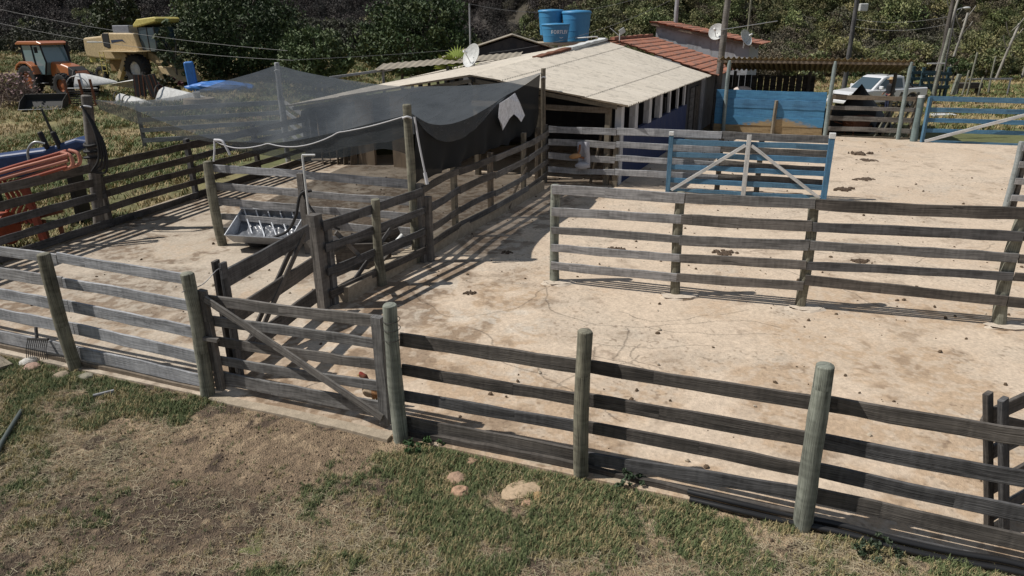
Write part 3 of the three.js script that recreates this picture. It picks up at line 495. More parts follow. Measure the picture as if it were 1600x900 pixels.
const fibroTex = (seed, c) => { const t = tex(512, 512, (i, j, o) => { const u = i / 512, v = j / 512, n = fbm(u * 5 + seed, v * 3, 4), st = vn(u * 40 + seed, v * 2.5), sp = vn(u * 120, v * 120 + seed), m = sst(0.6, 0.75, fbm(u * 14 + seed, v * 14, 3)), f = 0.84 + 0.22 * (n - 0.5) + 0.07 * (st - 0.5) + 0.12 * (sp - 0.5) - 0.16 * m; for (let k = 0; k < 3; k++) o[k] = c[k] * f; }); t.repeat.set(0.45, 0.35); return t; };
const FIB = [1, 2, 3].map(k => new THREE.MeshStandardMaterial({ map: fibroTex(k, [[0.66, 0.6, 0.51], [0.65, 0.59, 0.5], [0.67, 0.61, 0.52]][k - 1]), roughness: 0.93, bumpMap: fineBump, bumpScale: 0.004 }));
const FIBOLD = new THREE.MeshStandardMaterial({ map: fibroTex(8, [0.34, 0.3, 0.24]), roughness: 0.95 });
const FIBTAN = new THREE.MeshStandardMaterial({ map: fibroTex(9, [0.34, 0.27, 0.15]), roughness: 0.95 });
const wallPaint = (c, seed, dirt = 0.5) => { const t = tex(256, 256, (i, j, o) => { const u = i / 256, v = j / 256, n = fbm(u * 6 + seed, v * 6, 4), m = sst(0.55, 0.75, fbm(u * 9 + seed * 3, v * 4, 4)) * dirt, f = 0.9 + 0.2 * (n - 0.5) + 0.06 * (vn(i / 2, j / 2) - 0.5); for (let k = 0; k < 3; k++) o[k] = lerp(c[k] * f, [0.14, 0.12, 0.1][k], m * 0.6); }); t.repeat.set(0.5, 0.5); return new THREE.MeshStandardMaterial({ map: t, roughness: 0.85 }); };
const PAINT = { navy: wallPaint([0.014, 0.03, 0.105], 3, 0.25), white: wallPaint([0.62, 0.63, 0.66], 5, 0.35), clay: wallPaint([0.36, 0.28, 0.2], 7, 0.5), grey: wallPaint([0.15, 0.15, 0.16], 9, 0.4), dark: wallPaint([0.045, 0.045, 0.05], 11, 0.3), plaster: wallPaint([0.42, 0.43, 0.46], 13, 0.6) };
const boxUV = g => { const p = g.attributes.position, n = g.attributes.normal, u = g.attributes.uv; for (let i = 0; i < p.count; i++) { const a = Math.abs(n.getX(i)), b = Math.abs(n.getY(i)); a > 0.7 ? u.setXY(i, p.getZ(i), p.getY(i)) : b > 0.7 ? u.setXY(i, p.getX(i), p.getZ(i)) : u.setXY(i, p.getX(i), p.getY(i)); } return g; };
// box standing in shed coordinates
function shedBox(g, name, q0, q1, s0, s1, y0, y1, mat) { const geo = boxUV(new THREE.BoxGeometry(q1 - q0, y1 - y0, s1 - s0)); const m = wpart(g, name, geo, mat, SP((q0 + q1) / 2, (s0 + s1) / 2, (y0 + y1) / 2)); m.rotation.y = SYAW; return m; }
const roofY = (q, s) => s <= 4.8 ? 2.35 + s * lerp(0.1396, 0.285, clamp(q / 12.9)) : lerp(3.02 - (s - 4.8) * 0.154, 3.72 - (s - 4.8) * 0.16, clamp(q / 12.9));
{
  const g = thing('cattle_shed', 'long low cattle shed with pale corrugated roof, navy wall and white pillars', 'shed', [SP(0.5, 0.35, 0).x, 0, SP(0.5, 0.35, 0).z]);
  // right wall: low navy wall, white pillars in the gaps
  shedBox(g, 'wall', 0.62, 9.9, 0.28, 0.43, 0, 1.43, PAINT.navy);
  for (const [q, w] of [[0.5, 0.3], [2.0, 0.34], [3.7, 0.34], [5.2, 0.34], [6.8, 0.2], [8.2, 0.16], [9.4, 0.2]]) shedBox(g, 'pillar', q, q + w, q > 6 ? 0.3 : 0.262, q > 6 ? 0.38 : 0.445, q < 1 ? 0 : 1.43, 2.26, PAINT.white);
  shedBox(g, 'wall', 9.95, 12.75, 0.3, 0.45, 0, 2.26, PAINT.dark);
  shedBox(g, 'door', 10.4, 11.25, 0.25, 0.29, 0, 2.0, WOOD.dark[0]); shedBox(g, 'door', 11.5, 12.4, 0.25, 0.29, 0, 2.0, WOOD.dark[1]);
  shedBox(g, 'partition_wall', 7.0, 7.15, 0.5, 11.8, 0, 1.95, PAINT.dark); shedBox(g, 'wall', 12.75, 12.9, 0.3, 11.9, 0, 2.3, PAINT.grey);
  shedBox(g, 'wall', 0.7, 12.7, 11.6, 11.75, 0, 1.85, PAINT.grey);
  // front: posts, tie beam, clay wall and doorway under the net
  for (const s of [0.6, 2.75, 4.8, 7.3]) squarePost(g, 'post', SP(0.35, s, 0), [2.25, 2.5, 2.85, 2.5][[0.6, 2.75, 4.8, 7.3].indexOf(s)], 0.17, 0.15, SYAW, WOOD.brown[1]);
  board(g, 'tie_beam', SP(0.25, 0.5, 2.19), SP(0.25, 4.9, 2.24), 0.16, 0.08, WOOD.brown[0]);
  board(g, 'rafter', SP(0.15, 0.3, 2.3), SP(0.15, 4.7, 2.9), 0.12, 0.06, WOOD.brown[1]); board(g, 'rafter', SP(0.15, 4.85, 2.9), SP(0.15, 11.8, 1.82), 0.12, 0.06, WOOD.brown[1]);
  shedBox(g, 'clay_wall', 0.4, 0.52, 7.4, 8.0, 0, 2.35, PAINT.clay); shedBox(g, 'clay_wall', 0.4, 0.52, 8.75, 9.4, 0, 2.2, PAINT.clay);
  for (let k = 0; k < 5; k++) board(g, 'leaning_board', SP(0.2 - 0.05 * k, 9.5 + 0.28 * k, 0.02), SP(0.38, 9.35 + 0.42 * k, 1.7), 0.22, 0.03, WOOD.brown[k % 2]);
  // roof sheets, row over row
  const rowsR = [[-0.06, 1.32], [1.2, 3.95], [3.82, 4.84]], N = 12, w = 12.9 / N;
  rowsR.forEach(([s0, s1], r) => { for (let k = 0; k < N; k++) { const q0 = k * w, q1 = (k + 1) * w, j = (R() - 0.5) * 0.03, dy = 0.022 * r + 0.012; const P = (q, s) => SP(q, s, roofY(q, s) + dy); part(g, 'roof_sheet', rippled(P(q0, s1), P(q1, s1), P(q0, s0 + (r ? 0 : j)), P(q1, s0 + (r ? 0 : j)), 6, 0.024, 6).translate(-g.position.x, 0, -g.position.z), FIB[(k * 7 + r * 3) % 3]); } });
  const rowsL = [[4.8, 7.3], [7.2, 9.7], [9.6, 12.0]];
  rowsL.forEach(([s0, s1], r) => { for (let k = 0; k < 6; k++) { const q0 = k * 2.15, q1 = (k + 1) * 2.15, dy = -0.022 * r + 0.05; const P = (q, s) => SP(q, s, roofY(q, s) + dy); part(g, 'roof_sheet', rippled(P(q0, s0), P(q1, s0), P(q0, s1), P(q1, s1), 12, 0.024, 6).translate(-g.position.x, 0, -g.position.z), FIB[(k + r) % 3]); } });
  board(g, 'ridge_cap', SP(8.4, 4.8, 3.56), SP(12.9, 4.75, 3.82), 0.12, 0.34, M.white, { wear: 0.03 }); board(g, 'ridge_cap', SP(5.2, 4.85, 3.36), SP(8.38, 4.82, 3.56), 0.1, 0.3, M.rust, { wear: 0.03 });
}
// ------------------------------------------------------------------ tiled house beyond the shed
const tileTex = seed => { const t = tex(512, 128, (i, j, o) => { const u = i / 512, v = j / 128, cell = hash(Math.floor(u * 32), seed * 7 + 3), n = fbm(u * 30 + seed, v * 8, 4), dk = sst(0.5, 0.72, fbm(u * 9 + seed * 5, v * 4, 3)), c = [0.36, 0.155, 0.1], f = 0.7 + 0.45 * cell + 0.4 * (n - 0.5); for (let k = 0; k < 3; k++) o[k] = lerp(c[k] * f, [0.16, 0.115, 0.1][k], dk * 0.6); }); t.repeat.set(1 / 6.4, 1); return t; };
const TILE = [1, 2, 3, 4].map(s => new THREE.MeshStandardMaterial({ map: tileTex(s), roughness: 0.9 }));
function tiledRoof(g, name, q0, q1, s0, s1, yAt, courses) {                // courses run along q, each lifted over the one below; rows of barrel tiles
  const roof = new THREE.Group(); roof.name = name; g.add(roof);
  for (let c = 0; c < courses; c++) {
    const sa = lerp(s0, s1, c / courses) - 0.03, sb = lerp(s0, s1, (c + 1) / courses) + 0.03, wv = 0.03 * Math.sin(c * 1.7);
    const P = (q, s, dy) => SP(q, s, yAt(q, s) + dy), ge = rippled(P(q0 + wv, sb, 0.0), P(q1 + wv, sb, 0.0), P(q0 + wv, sa, 0.055), P(q1 + wv, sa, 0.055), Math.round((q1 - q0) / 0.2), 0.026, 5, 1, 0.02);
    part(roof, 'tile_course', ge.translate(-g.position.x, -g.position.y, -g.position.z), TILE[c % 4]);
  }
  return roof;
}
{
  const g = thing('tiled_house', 'house with broad weathered clay-tile roof joined to the shed', 'house', [SP(13, 0.3, 0).x, 0, SP(13, 0.3, 0).z]);
  shedBox(g, 'wall', 12.95, 13.1, 0.3, 4.3, 0, 2.3, PAINT.plaster); shedBox(g, 'wall', 13.1, 19.8, 0.2, 0.35, 0, 2.3, PAINT.plaster); shedBox(g, 'wall', 19.8, 19.95, 0.2, 8, 0, 2.4, PAINT.plaster); shedBox(g, 'wall', 13.1, 19.8, 8.0, 8.15, 0, 2.4, PAINT.plaster);
  const yR = (q, s) => s < 4.4 ? 2.4 + s * 0.318 : 3.8 - (s - 4.4) * 0.3;
  tiledRoof(g, 'roof', 12.98, 20.1, -0.3, 4.42, yR, 12); tiledRoof(g, 'roof', 12.98, 20.1, 8.6, 4.38, yR, 9);
  board(g, 'ridge_tile', SP(12.95, 4.4, 3.86), SP(20.1, 4.4, 3.86), 0.12, 0.2, TILE[2], { wear: 0.03 });
}
{
  const g = thing('tiled_house', 'small plastered house with single-pitch tile roof behind the broad tile roof', 'house', [SP(21, 0, 0).x, 0, SP(21, 0, 0).z]);
  const pf = [[-0.6, 0], [4.3, 0], [4.3, 4.38], [-0.6, 3.4]], sh = new THREE.Shape(pf.map(p => new THREE.Vector2(p[0], p[1]))); const ge = new THREE.ExtrudeGeometry(sh, { depth: 4.2, bevelEnabled: false });
  const m = wpart(g, 'wall', ge, PAINT.plaster, SP(20.6, 0, 0)); m.quaternion.setFromRotationMatrix(new THREE.Matrix4().makeBasis(V(d1[0], 0, d1[1]), UP, V(d2[0], 0, d2[1])));
  const yy = (q, s) => 3.36 + 0.06 + (s + 1.0) * 0.2; tiledRoof(g, 'roof', 20.3, 25, -1.15, 4.6, yy, 13);
  shedBox(g, 'fascia_board', 20.42, 20.5, -1.0, -0.9, 3.2, 3.36, WOOD.brown[0]);
  board(g, 'verge_board', SP(20.4, -1.1, 3.32), SP(20.4, 4.55, 4.44), 0.14, 0.05, WOOD.brown[0]);
}
{ // grey gable house behind the ridge
  const g = thing('gable_house', 'dark grey gabled outbuilding behind the shed roof and water tanks', 'building', [0, 0, -38]);
  const sh = new THREE.Shape([[-3.4, 0], [2.6, 0], [2.6, 3.1], [0.1, 3.86], [-3.4, 2.8]].map(p => new THREE.Vector2(...p))); const ge = new THREE.ExtrudeGeometry(sh, { depth: 5, bevelEnabled: false }); ge.translate(0, 0, -5);
  part(g, 'wall', ge, PAINT.dark);
  const P = (x, y, z) => V(x, y, z);
  part(g, 'roof', rippled(P(0.1, 3.97, 0.25), P(0.1, 3.97, -5.3), P(-3.9, 2.76, 0.25), P(-3.9, 2.76, -5.3), 24, 0.02, 5), FIBOLD); part(g, 'roof', rippled(P(0.1, 3.98, 0.25), P(0.1, 3.98, -5.3), P(2.9, 3.1, 0.25), P(2.9, 3.1, -5.3), 24, 0.02, 5), FIBOLD);
  const lean = thing('lean_to_roof', 'pale sheet roof strip below the grey gable by the satellite dish', 'roof', [-3, 0, -33]);
  part(lean, 'roof_sheet', rippled(P(-2.4, 2.95, 1.2), P(3.6, 3.3, -1.2), P(-2.6, 2.75, 2.4), P(3.4, 3.1, 0), 20, 0.02, 5), FIBOLD);
  for (const [x, z] of [[-2.3, 2.1], [0.3, 0.9], [3.2, 0.1]]) part(lean, 'post', new THREE.CylinderGeometry(0.06, 0.07, 2.8, 8), WOOD.grey[0], [x, 1.4, z]);
  part(lean, 'edge_beam', rb(2.6, 0.1, 0.1, 0.01), WOOD.pale[1], [-3.2, 2.62, 2.2], [0, 0.25, 0.11]);
}
// ------------------------------------------------------------------ water tanks on their stand
{
  const s = thing('tank_stand', 'concrete stand on white columns under the blue water tanks', 'stand', [3.0, 0, -40]);
  part(s, 'platform', rb(3.2, 0.14, 3.0, 0.02), M.concrete, [0.1, 3.5, -0.4]);
  for (const [x, z] of [[-1.2, 0.9], [-0.4, 0.9], [0.4, 0.9], [1.3, 0.9], [-1.2, -1.6], [1.3, -1.6]]) part(s, 'column', rb(0.22, 3.43, 0.22, 0.01), PAINT.white, [x, 1.715, z]);
  for (const [x, w] of [[-0.75, 0.5], [0.05, 0.4]]) part(s, 'lattice_block', rb(w, 0.7, 0.1, 0.01), PAINT.white, [x, 2.95, 0.85]);
  const blueT = text => { const c = document.createElement('canvas'); c.width = 1024; c.height = 256; const x = c.getContext('2d'); x.fillStyle = '#3f86b4'; x.fillRect(0, 0, 1024, 256); for (let i = 0; i < 900; i++) { x.fillStyle = `rgba(${R() < 0.5 ? '30,80,120' : '120,160,190'},${0.05 + 0.08 * R()})`; x.fillRect(R() * 1024, R() * 256, 2 + 8 * R(), 4 + 40 * R()); } if (text) { x.fillStyle = '#dfe9ef'; x.save(); x.translate(512, 130); x.scale(1.5, 1); x.font = 'bold 74px sans-serif'; x.textAlign = 'center'; x.fillText('FORTLEV', 0, 0); x.restore(); x.lineWidth = 8; x.strokeStyle = '#dfe9ef'; x.beginPath(); x.moveTo(500, 180); x.quadraticCurveTo(540, 205, 600, 182); x.stroke(); } const t = new THREE.CanvasTexture(c); t.colorSpace = THREE.SRGBColorSpace; t.wrapS = THREE.RepeatWrapping; t.repeat.set(2, 1); return new THREE.MeshStandardMaterial({ map: t, roughness: 0.5 }); };
  const tank = (label, x, y, z, r, h, txt) => {
    const g = thing('water_tank', label, 'water tank', [x, y, z], 'blue water tanks on the stand');
    const prof = [[0.001, 0], [r * 0.83, 0], [r * 0.85, 0.02], [r * 0.89, h * 0.33], [r * 0.905, h * 0.34], [r * 0.905, h * 0.37], [r * 0.9, h * 0.38], [r * 0.95, h * 0.7], [r * 0.965, h * 0.71], [r * 0.965, h * 0.74], [r * 0.96, h * 0.75], [r * 0.985, h * 0.93]].map(p => new THREE.Vector2(...p));
    const bg = new THREE.LatheGeometry(prof, 40), bp = bg.attributes.position, bu = bg.attributes.uv; for (let i = 0; i < bp.count; i++) bu.setY(i, bp.getY(i) / (h * 0.93)); part(g, 'body', bg, blueT(txt), null, [0, -Math.PI / 2 + 0.3, 0]);
    part(g, 'lid', new THREE.LatheGeometry([[r * 0.99, h * 0.9], [r * 1.03, h * 0.91], [r * 1.03, h * 0.97], [r * 0.9, h * 1.0], [0.001, h * 1.03]].map(p => new THREE.Vector2(...p)), 40), blueT(false));
    return g;
  };
  tank('short blue water tank lettered in white, in front on the stand', 2.4, 3.58, -39.5, 0.74, 0.92, true);
  tank('tall blue water tank at the back right of the stand', 3.6, 3.58, -40.9, 0.78, 1.55, false);
  tank('blue water tank at the back left rising behind the lettered one', 2.25, 3.9, -41.4, 0.68, 1.3, false);
  const p = thing('water_pipe', 'grey water pipe bending down beside the blue tanks', 'pipe', [4.3, 2.8, -39.6]); part(p, 'pipe_run', tubeGeo([[0, 0, 0], [0.05, 0.35, 0], [0.35, 0.85, 0], [0.32, 1.0, 0], [-0.2, 1.0, 0], [-0.8, 0.95, -0.4]], 0.035), M.white);
}
// ------------------------------------------------------------------ satellite dishes
function dish(label, at, r, aim, mastH, mastBase = 0) {
  const g = thing('satellite_dish', label, 'satellite dish', [at[0], at[1] - mastH, at[2]], 'satellite dishes on the roofs');
  part(g, 'mast', new THREE.CylinderGeometry(0.03, 0.035, mastH, 8), M.galv, [0, mastH / 2, 0]);
  const pr = []; for (let k = 0; k <= 10; k++) { const a = k / 10 * r; pr.push(new THREE.Vector2(Math.max(a, 0.001), a * a / r * 0.32)); } pr.push(new THREE.Vector2(r * 1.015, r * 0.33)); for (let k = 10; k >= 0; k--) { const a = k / 10 * r; pr.push(new THREE.Vector2(Math.max(a, 0.001), a * a / r * 0.32 - 0.015)); }
  const b = part(g, 'reflector', new THREE.LatheGeometry(pr, 32), M.dish, [0, mastH, 0]); b.quaternion.setFromUnitVectors(UP, V(...aim).normalize()); b.scale.x = 0.95;
  const a = V(...aim).normalize(), f = a.clone().multiplyScalar(r * 0.95); part(g, 'feed_arm', tubeGeo([V(0, mastH - r * 0.85, 0).addScaledVector(a, 0.05), V(0, mastH - 0.1, 0).addScaledVector(a, r * 0.75), f.clone().add(V(0, mastH, 0))], 0.018, 5), M.galv);
  const h = part(g, 'receiver', new THREE.CylinderGeometry(0.045, 0.06, 0.16, 10), M.white, [f.x, f.y + mastH, f.z]); h.quaternion.setFromUnitVectors(UP, a); return g;
}
dish('large white satellite dish left of the shed ridge by the palm', [-1.5, 3.22, -31], 0.52, [-0.75, 0.45, 0.6], 3.2);
dish('white satellite dish on the small tiled house, right end', [11.6, 3.72, -37.2], 0.42, [0.62, 0.5, 0.75], 0.45);
dish('pale satellite dish half hidden behind the tall utility pole', [10.3, 4.0, -37.4], 0.42, [-0.6, 0.45, 0.75], 0.55);
{ const g = thing('roof_antenna', 'small white bracket antenna on the tile ridge', 'antenna', [4.9, 3.7, -33.6]); part(g, 'mast', new THREE.CylinderGeometry(0.025, 0.025, 0.5, 6), M.white, [0, 0.25, 0]); part(g, 'plate', rb(0.3, 0.24, 0.04, 0.02), M.dish, [0.1, 0.45, 0], [0, 0.4, 0.5]); part(g, 'arm', new THREE.CylinderGeometry(0.015, 0.015, 0.55, 6), M.white, [-0.22, 0.42, 0], [0, 0, 0.9]); }
// ------------------------------------------------------------------ open shed with tan sheet roof
{
  const A = V(8.7, 3.12, -31.2), B = V(15.6, 3.08, -28.55), back = V(1.75, -0.75, -4.4), g = thing('open_shed', 'open-fronted machinery shed with tan wavy sheet roof on pale posts', 'shed', [A.x, 0, A.z]);
  const n = 7; for (let k = 0; k < n; k++) { const a = A.clone().lerp(B, k / n), b = A.clone().lerp(B, (k + 1.02) / n); part(g, 'roof_sheet', rippled(a.clone().add(back), b.clone().add(back), a.clone().add(V(0, (R() - 0.5) * 0.02, 0)), b, 5, 0.042, 8, 1, 0.015).translate(-A.x, 0.006 * (k % 2), -A.z), FIBTAN); }
  const paleBlue = woodMat(21, [0.15, 0.19, 0.19], [0.3, 0.35, 0.34], 0.5, 0.6);
  for (const k of [0.07, 0.62, 0.985]) { const p = A.clone().lerp(B, k); log(g, 'post', V(p.x, 0, p.z - 0.1), 3.0, 0.08, paleBlue, { r1: 0.075 }); }
  for (const k of [0.05, 0.5, 0.98]) { const p = A.clone().lerp(B, k).add(back); log(g, 'post', V(p.x, 0, p.z), 2.3, 0.08, WOOD.grey[1]); }
  board(g, 'beam', V(A.x, 2.96, A.z - 0.1), V(B.x, 2.92, B.z - 0.1), 0.1, 0.1, WOOD.brown[0]);
  const bw = p => A.clone().lerp(B, p).add(back);
  for (let k = 0; k < 14; k++) { const a = bw(k / 26), b = bw((k + 0.93) / 26); a.y = b.y = 1.05; board(g, 'wall_board', a, b, 2.1 + 0.1 * R(), 0.03, pick(WOOD.dark)); }
  const h = thing('stored_planks', 'jumble of grey boards stored under the tan shed roof', 'planks', [11.6, 0, -32.6]); for (let k = 0; k < 7; k++) board(h, 'plank', V(10.4 + 0.2 * k, 0.9 + 0.12 * k, -33.1 + 0.1 * k), V(13.2 - 0.15 * k, 1.25 + 0.1 * (k % 3), -31.9 + 0.1 * k), 0.16, 0.04, pick(WOOD.grey));
  const sk = thing('sack', 'pale sack lying on the boards behind the blue wall', 'sack', [10.0, 1.75, -31.6]); part(sk, 'bag', new THREE.SphereGeometry(0.4, 16, 10).scale(1, 0.4, 0.6), worn(0.6, 0.52, 0.48, 0.9)); part(sk, 'stool', rb(0.8, 1.7, 0.5, 0.03), WOOD.dark[0], [0, -0.92, 0]);
}
// ------------------------------------------------------------------ shade net, its poles, ropes and torn sheet
{
  const netA = tex(256, 256, (i, j, o) => { const n = fbm(i / 40, j / 40, 4), w = vn(i / 1.3, j / 7) * 0.5 + vn(i / 7, j / 1.3) * 0.5; o[0] = o[1] = o[2] = 0.68 + 0.22 * (n - 0.5) + 0.14 * (w - 0.5); }, { srgb: false });
  const net = (r, g, b) => new THREE.MeshStandardMaterial({ color: new THREE.Color().setRGB(r, g, b), roughness: 0.62, alphaMap: netA, transparent: true, side: THREE.DoubleSide });
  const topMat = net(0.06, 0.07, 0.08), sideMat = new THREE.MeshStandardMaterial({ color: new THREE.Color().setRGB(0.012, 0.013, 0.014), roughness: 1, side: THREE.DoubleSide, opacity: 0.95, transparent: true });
  const c = p => new THREE.CatmullRomCurve3(p.map(q => V(...q)), false, 'centripetal');
  const front = c([[-9.2, 3.0, -16.2], [-8.28, 2.87, -15.8], [-7.47, 2.63, -15.45], [-6.68, 2.42, -15.11], [-6.13, 2.3, -14.87], [-5.47, 2.28, -14.67], [-4.6, 2.31, -14.41], [-3.61, 2.5, -14.1], [-2.79, 2.71, -13.85], [-1.85, 2.95, -13.55]]);
  const back = c([[-7.83, 3.27, -25.0], [-6.7, 3.05, -24.4], [-4.87, 2.82, -23.5], [-3.56, 2.72, -22.9], [-1.89, 2.76, -22.2], [-0.71, 2.84, -21.7], [0.05, 2.95, -21.4], [0.95, 3.22, -21.05]]);
  const left = c([[-9.2, 3.0, -16.2], [-9.03, 2.86, -17.3], [-8.72, 2.8, -19.3], [-8.36, 3.0, -21.6], [-8.06, 3.13, -23.5], [-7.83, 3.27, -25.0]]);
  const right = c([[-1.85, 2.95, -13.55], [-1.6, 2.69, -14.16], [-1.3, 2.56, -14.98], [-0.95, 2.56, -15.91], [-0.56, 2.66, -16.95], [-0.12, 2.83, -18.14], [0.21, 2.92, -19.02], [0.95, 3.22, -21.05]]);
  const g = thing('shade_net', 'sagging grey-black shade net stretched over the pens', 'shade net', [-1.85, 0, -13.55]);
  const o = g.position, N = 70, Mr = 56, pos = [], uv = [], idx = [];
  for (let j = 0; j <= Mr; j++) for (let i = 0; i <= N; i++) {
    const u = i / N, v = j / Mr, F = front.getPoint(u), B = back.getPoint(u), L = left.getPoint(v), Rr = right.getPoint(v), c00 = front.getPoint(0), c10 = front.getPoint(1), c01 = back.getPoint(0), c11 = back.getPoint(1);
    const p = F.clone().multiplyScalar(1 - v).addScaledVector(B, v).addScaledVector(L, 1 - u).addScaledVector(Rr, u).addScaledVector(c00, -(1 - u) * (1 - v)).addScaledVector(c10, -u * (1 - v)).addScaledVector(c01, -(1 - u) * v).addScaledVector(c11, -u * v);
    const e = Math.sin(Math.PI * u) * Math.sin(Math.PI * v); p.y += -0.16 * e + e * (0.3 * (fbm(u * 5 + 3, v * 5, 4) - 0.5) + 0.09 * (fbm(u * 22, v * 9, 3) - 0.5) + 0.09 * Math.sin((u * 1.3 + v * 0.8) * 22 + 3 * vn(u * 4, v * 4)) * sst(0.3, 0.7, fbm(u * 4 + 9, v * 4, 2)));
    pos.push(p.x - o.x, p.y, p.z - o.z); uv.push(u * 4, v * 4);
  }
  const W = N + 1; for (let j = 0; j < Mr; j++) for (let i = 0; i < N; i++) { const k = j * W + i; idx.push(k, k + 1, k + W, k + 1, k + W + 1, k + W); }
  part(g, 'canopy', meshFrom(pos, uv, idx), topMat);
  const hang = (name, curve, low, u0, u1, mat, n = 60, m = 12, amp = 0.05) => { const ps = [], us = [], ix = []; for (let j = 0; j <= m; j++) for (let i = 0; i <= n; i++) { const u = lerp(u0, u1, i / n), t = curve.getPoint(u), b = low(i / n, t), v = j / m, p = t.clone().lerp(b, v), w = amp * v * (Math.sin(i / n * 34 + 4 * vn(i / n * 6, 3)) * 0.6 + (vn(i / n * 20, v * 3) - 0.5) * 1.5); ps.push(p.x - o.x + w * 0.6, p.y - 0.004, p.z - o.z + w * 0.5); us.push(u * 5, v); } const Wn = n + 1; for (let j = 0; j < m; j++) for (let i = 0; i < n; i++) { const k = j * Wn + i; ix.push(k, k + Wn, k + 1, k + 1, k + Wn, k + Wn + 1); } return part(g, name, meshFrom(ps, us, ix), mat); };
  const vl = c([[-6.13, 2.27, -14.87], [-5.94, 2.13, -14.82], [-5.21, 2.05, -14.6], [-4.64, 2.0, -14.42], [-4.08, 1.95, -14.25], [-3.38, 2.06, -14.03], [-2.84, 2.18, -13.86], [-2.44, 2.27, -13.74], [-1.9, 2.17, -13.6]]);
  hang('front_flap', front, f => vl.getPoint(f), 0.445, 1, net(0.026, 0.034, 0.04));
  const ll = c([[-9.1, 2.8, -16.16], [-8.0, 2.52, -15.69], [-7.0, 2.33, -15.25], [-6.13, 2.24, -14.87]]);
  hang('side_flap', front, f => ll.getPoint(f), 0, 0.445, net(0.07, 0.075, 0.075), 40, 5, 0.02);
  hang('upper_flap', right, (f, t) => V(t.x + 0.03, t.y - 0.34 * Math.sin(Math.PI * Math.min(1, f * 1.1)) - 0.02, t.z + 0.02), 0.0, 0.72, net(0.06, 0.066, 0.072), 50, 6, 0.03);
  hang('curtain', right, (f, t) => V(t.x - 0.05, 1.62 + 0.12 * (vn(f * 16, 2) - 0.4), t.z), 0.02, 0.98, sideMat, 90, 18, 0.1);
  // torn white sheet caught on the curtain
  const qs = [[-0.42, 2.74, -17.33], [-0.2, 2.8, -17.9], [0.04, 2.86, -18.57], [0.12, 2.6, -18.8], [0.29, 2.23, -19.24], [0.17, 2.1, -18.91], [0.06, 2.25, -18.6], [-0.04, 2.37, -18.34], [-0.14, 2.3, -18.1], [-0.26, 2.05, -17.72], [-0.36, 2.2, -17.5], [-0.42, 2.42, -17.28]];
  const t0 = V(-0.42, 0, -17.33), td = V(0.46, 0, -1.24).normalize(), sh = new THREE.Shape(qs.map(p => new THREE.Vector2((p[0] - t0.x) * td.x + (p[2] - t0.z) * td.z, p[1])));
  const ge = new THREE.ExtrudeGeometry(sh, { depth: 0.006, bevelEnabled: false, curveSegments: 4 }), pp = ge.attributes.position; for (let i = 0; i < pp.count; i++) { const s = pp.getX(i), y = pp.getY(i), k = pp.getZ(i) + 0.13 + 0.05 * Math.sin(s * 11 + y * 3); pp.setXYZ(i, t0.x + td.x * s + 0.93 * k, y, t0.z + td.z * s + 0.37 * k); } ge.computeVertexNormals();
  single('torn_sheet', ge, worn(0.7, 0.72, 0.78, 0.8), 'torn white plastic sheet hanging on the black net curtain', 'plastic sheet');
  const rope = thing('net_rope', 'white cord laced along the front edge of the shade net', 'rope', [-6.2, 1.9, -14.86]), rp = []; for (let k = 0; k <= 30; k++) { const u = 0.445 + 0.55 * k / 30, p = front.getPoint(u); rp.push(V(p.x, p.y - 0.015 - 0.11 * Math.abs(Math.sin(k / 30 * 9.4)) * (k < 20 ? 1 : 0.3), p.z + 0.02)); } wtube(rope, 'cord', rp, 0.011, M.rope, 6, 120);
  wtube(rope, 'tie', [[-6.13, 2.3, -14.86], [-6.15, 2.1, -14.84], [-6.2, 1.86, -14.83]], 0.02, M.rope); wtube(rope, 'loose_end', [[-6.13, 2.3, -14.85], [-5.95, 2.28, -14.8], [-5.86, 2.12, -14.78], [-5.82, 2.0, -14.78]], 0.028, M.rope);
  const stay = thing('stay_rope', 'white stay rope slanting down from the front net pole', 'rope', [-1.7, 1.7, -13.5]); wtube(stay, 'cord', [[-1.78, 2.9, -13.46], [-1.72, 2.4, -13.45], [-1.62, 1.75, -13.44]], 0.02, M.rope); wtube(stay, 'knot', [[-1.64, 1.86, -13.44], [-1.6, 1.64, -13.42]], 0.035, M.rope);
  // poles
  const pole = (label, b, h, r, mat, lean = [0, 0]) => { const t = thing('net_pole', label, 'pole', [b[0], 0, b[2]], 'poles holding up the shade net'); log(t, 'shaft', V(...b), h, r, mat, { lean, bend: 0.03 }); wtube(t, 'binding', [[b[0] + lean[0] - r, h * 0.92, b[2] + lean[1] + r * 0.8], [b[0] + lean[0], h * 0.93, b[2] + lean[1] + r * 1.25], [b[0] + lean[0] + r, h * 0.92, b[2] + lean[1] + r * 0.8]], 0.02, M.rope, 5); return t; };
  pole('tall rough net pole rising from the middle fence, rope-bound top', [-1.9, 0, -13.55], 3.12, 0.085, WOOD.post[1], [-0.02, 0]);
  pole('slim tall net pole at the shed corner', [0.97, 0, -20.95], 3.32, 0.07, WOOD.brown[1], [-0.03, 0]);
  pole('net pole standing at the back, seen through the mesh', [-7.83, 0, -25.0], 3.35, 0.09, WOOD.pale[0]);
  const lp = pole('weathered net pole by the left fence wrapped with black hose', [-9.72, 0, -16.2], 3.1, 0.12, WOOD.grey[1], [0.36, 0]);
  for (let k = 0; k < 4; k++) wtube(lp, 'hose_loop', [[-9.4 + 0.05 * k, 2.9 - 0.1 * k, -16.02], [-9.16 + 0.05 * k, 2.3 - 0.1 * k, -15.9], [-9.2 + 0.03 * k, 1.75 - 0.1 * k, -15.9], [-9.45, 1.45, -15.95]].map(p => V(...p)), 0.025, M.black);
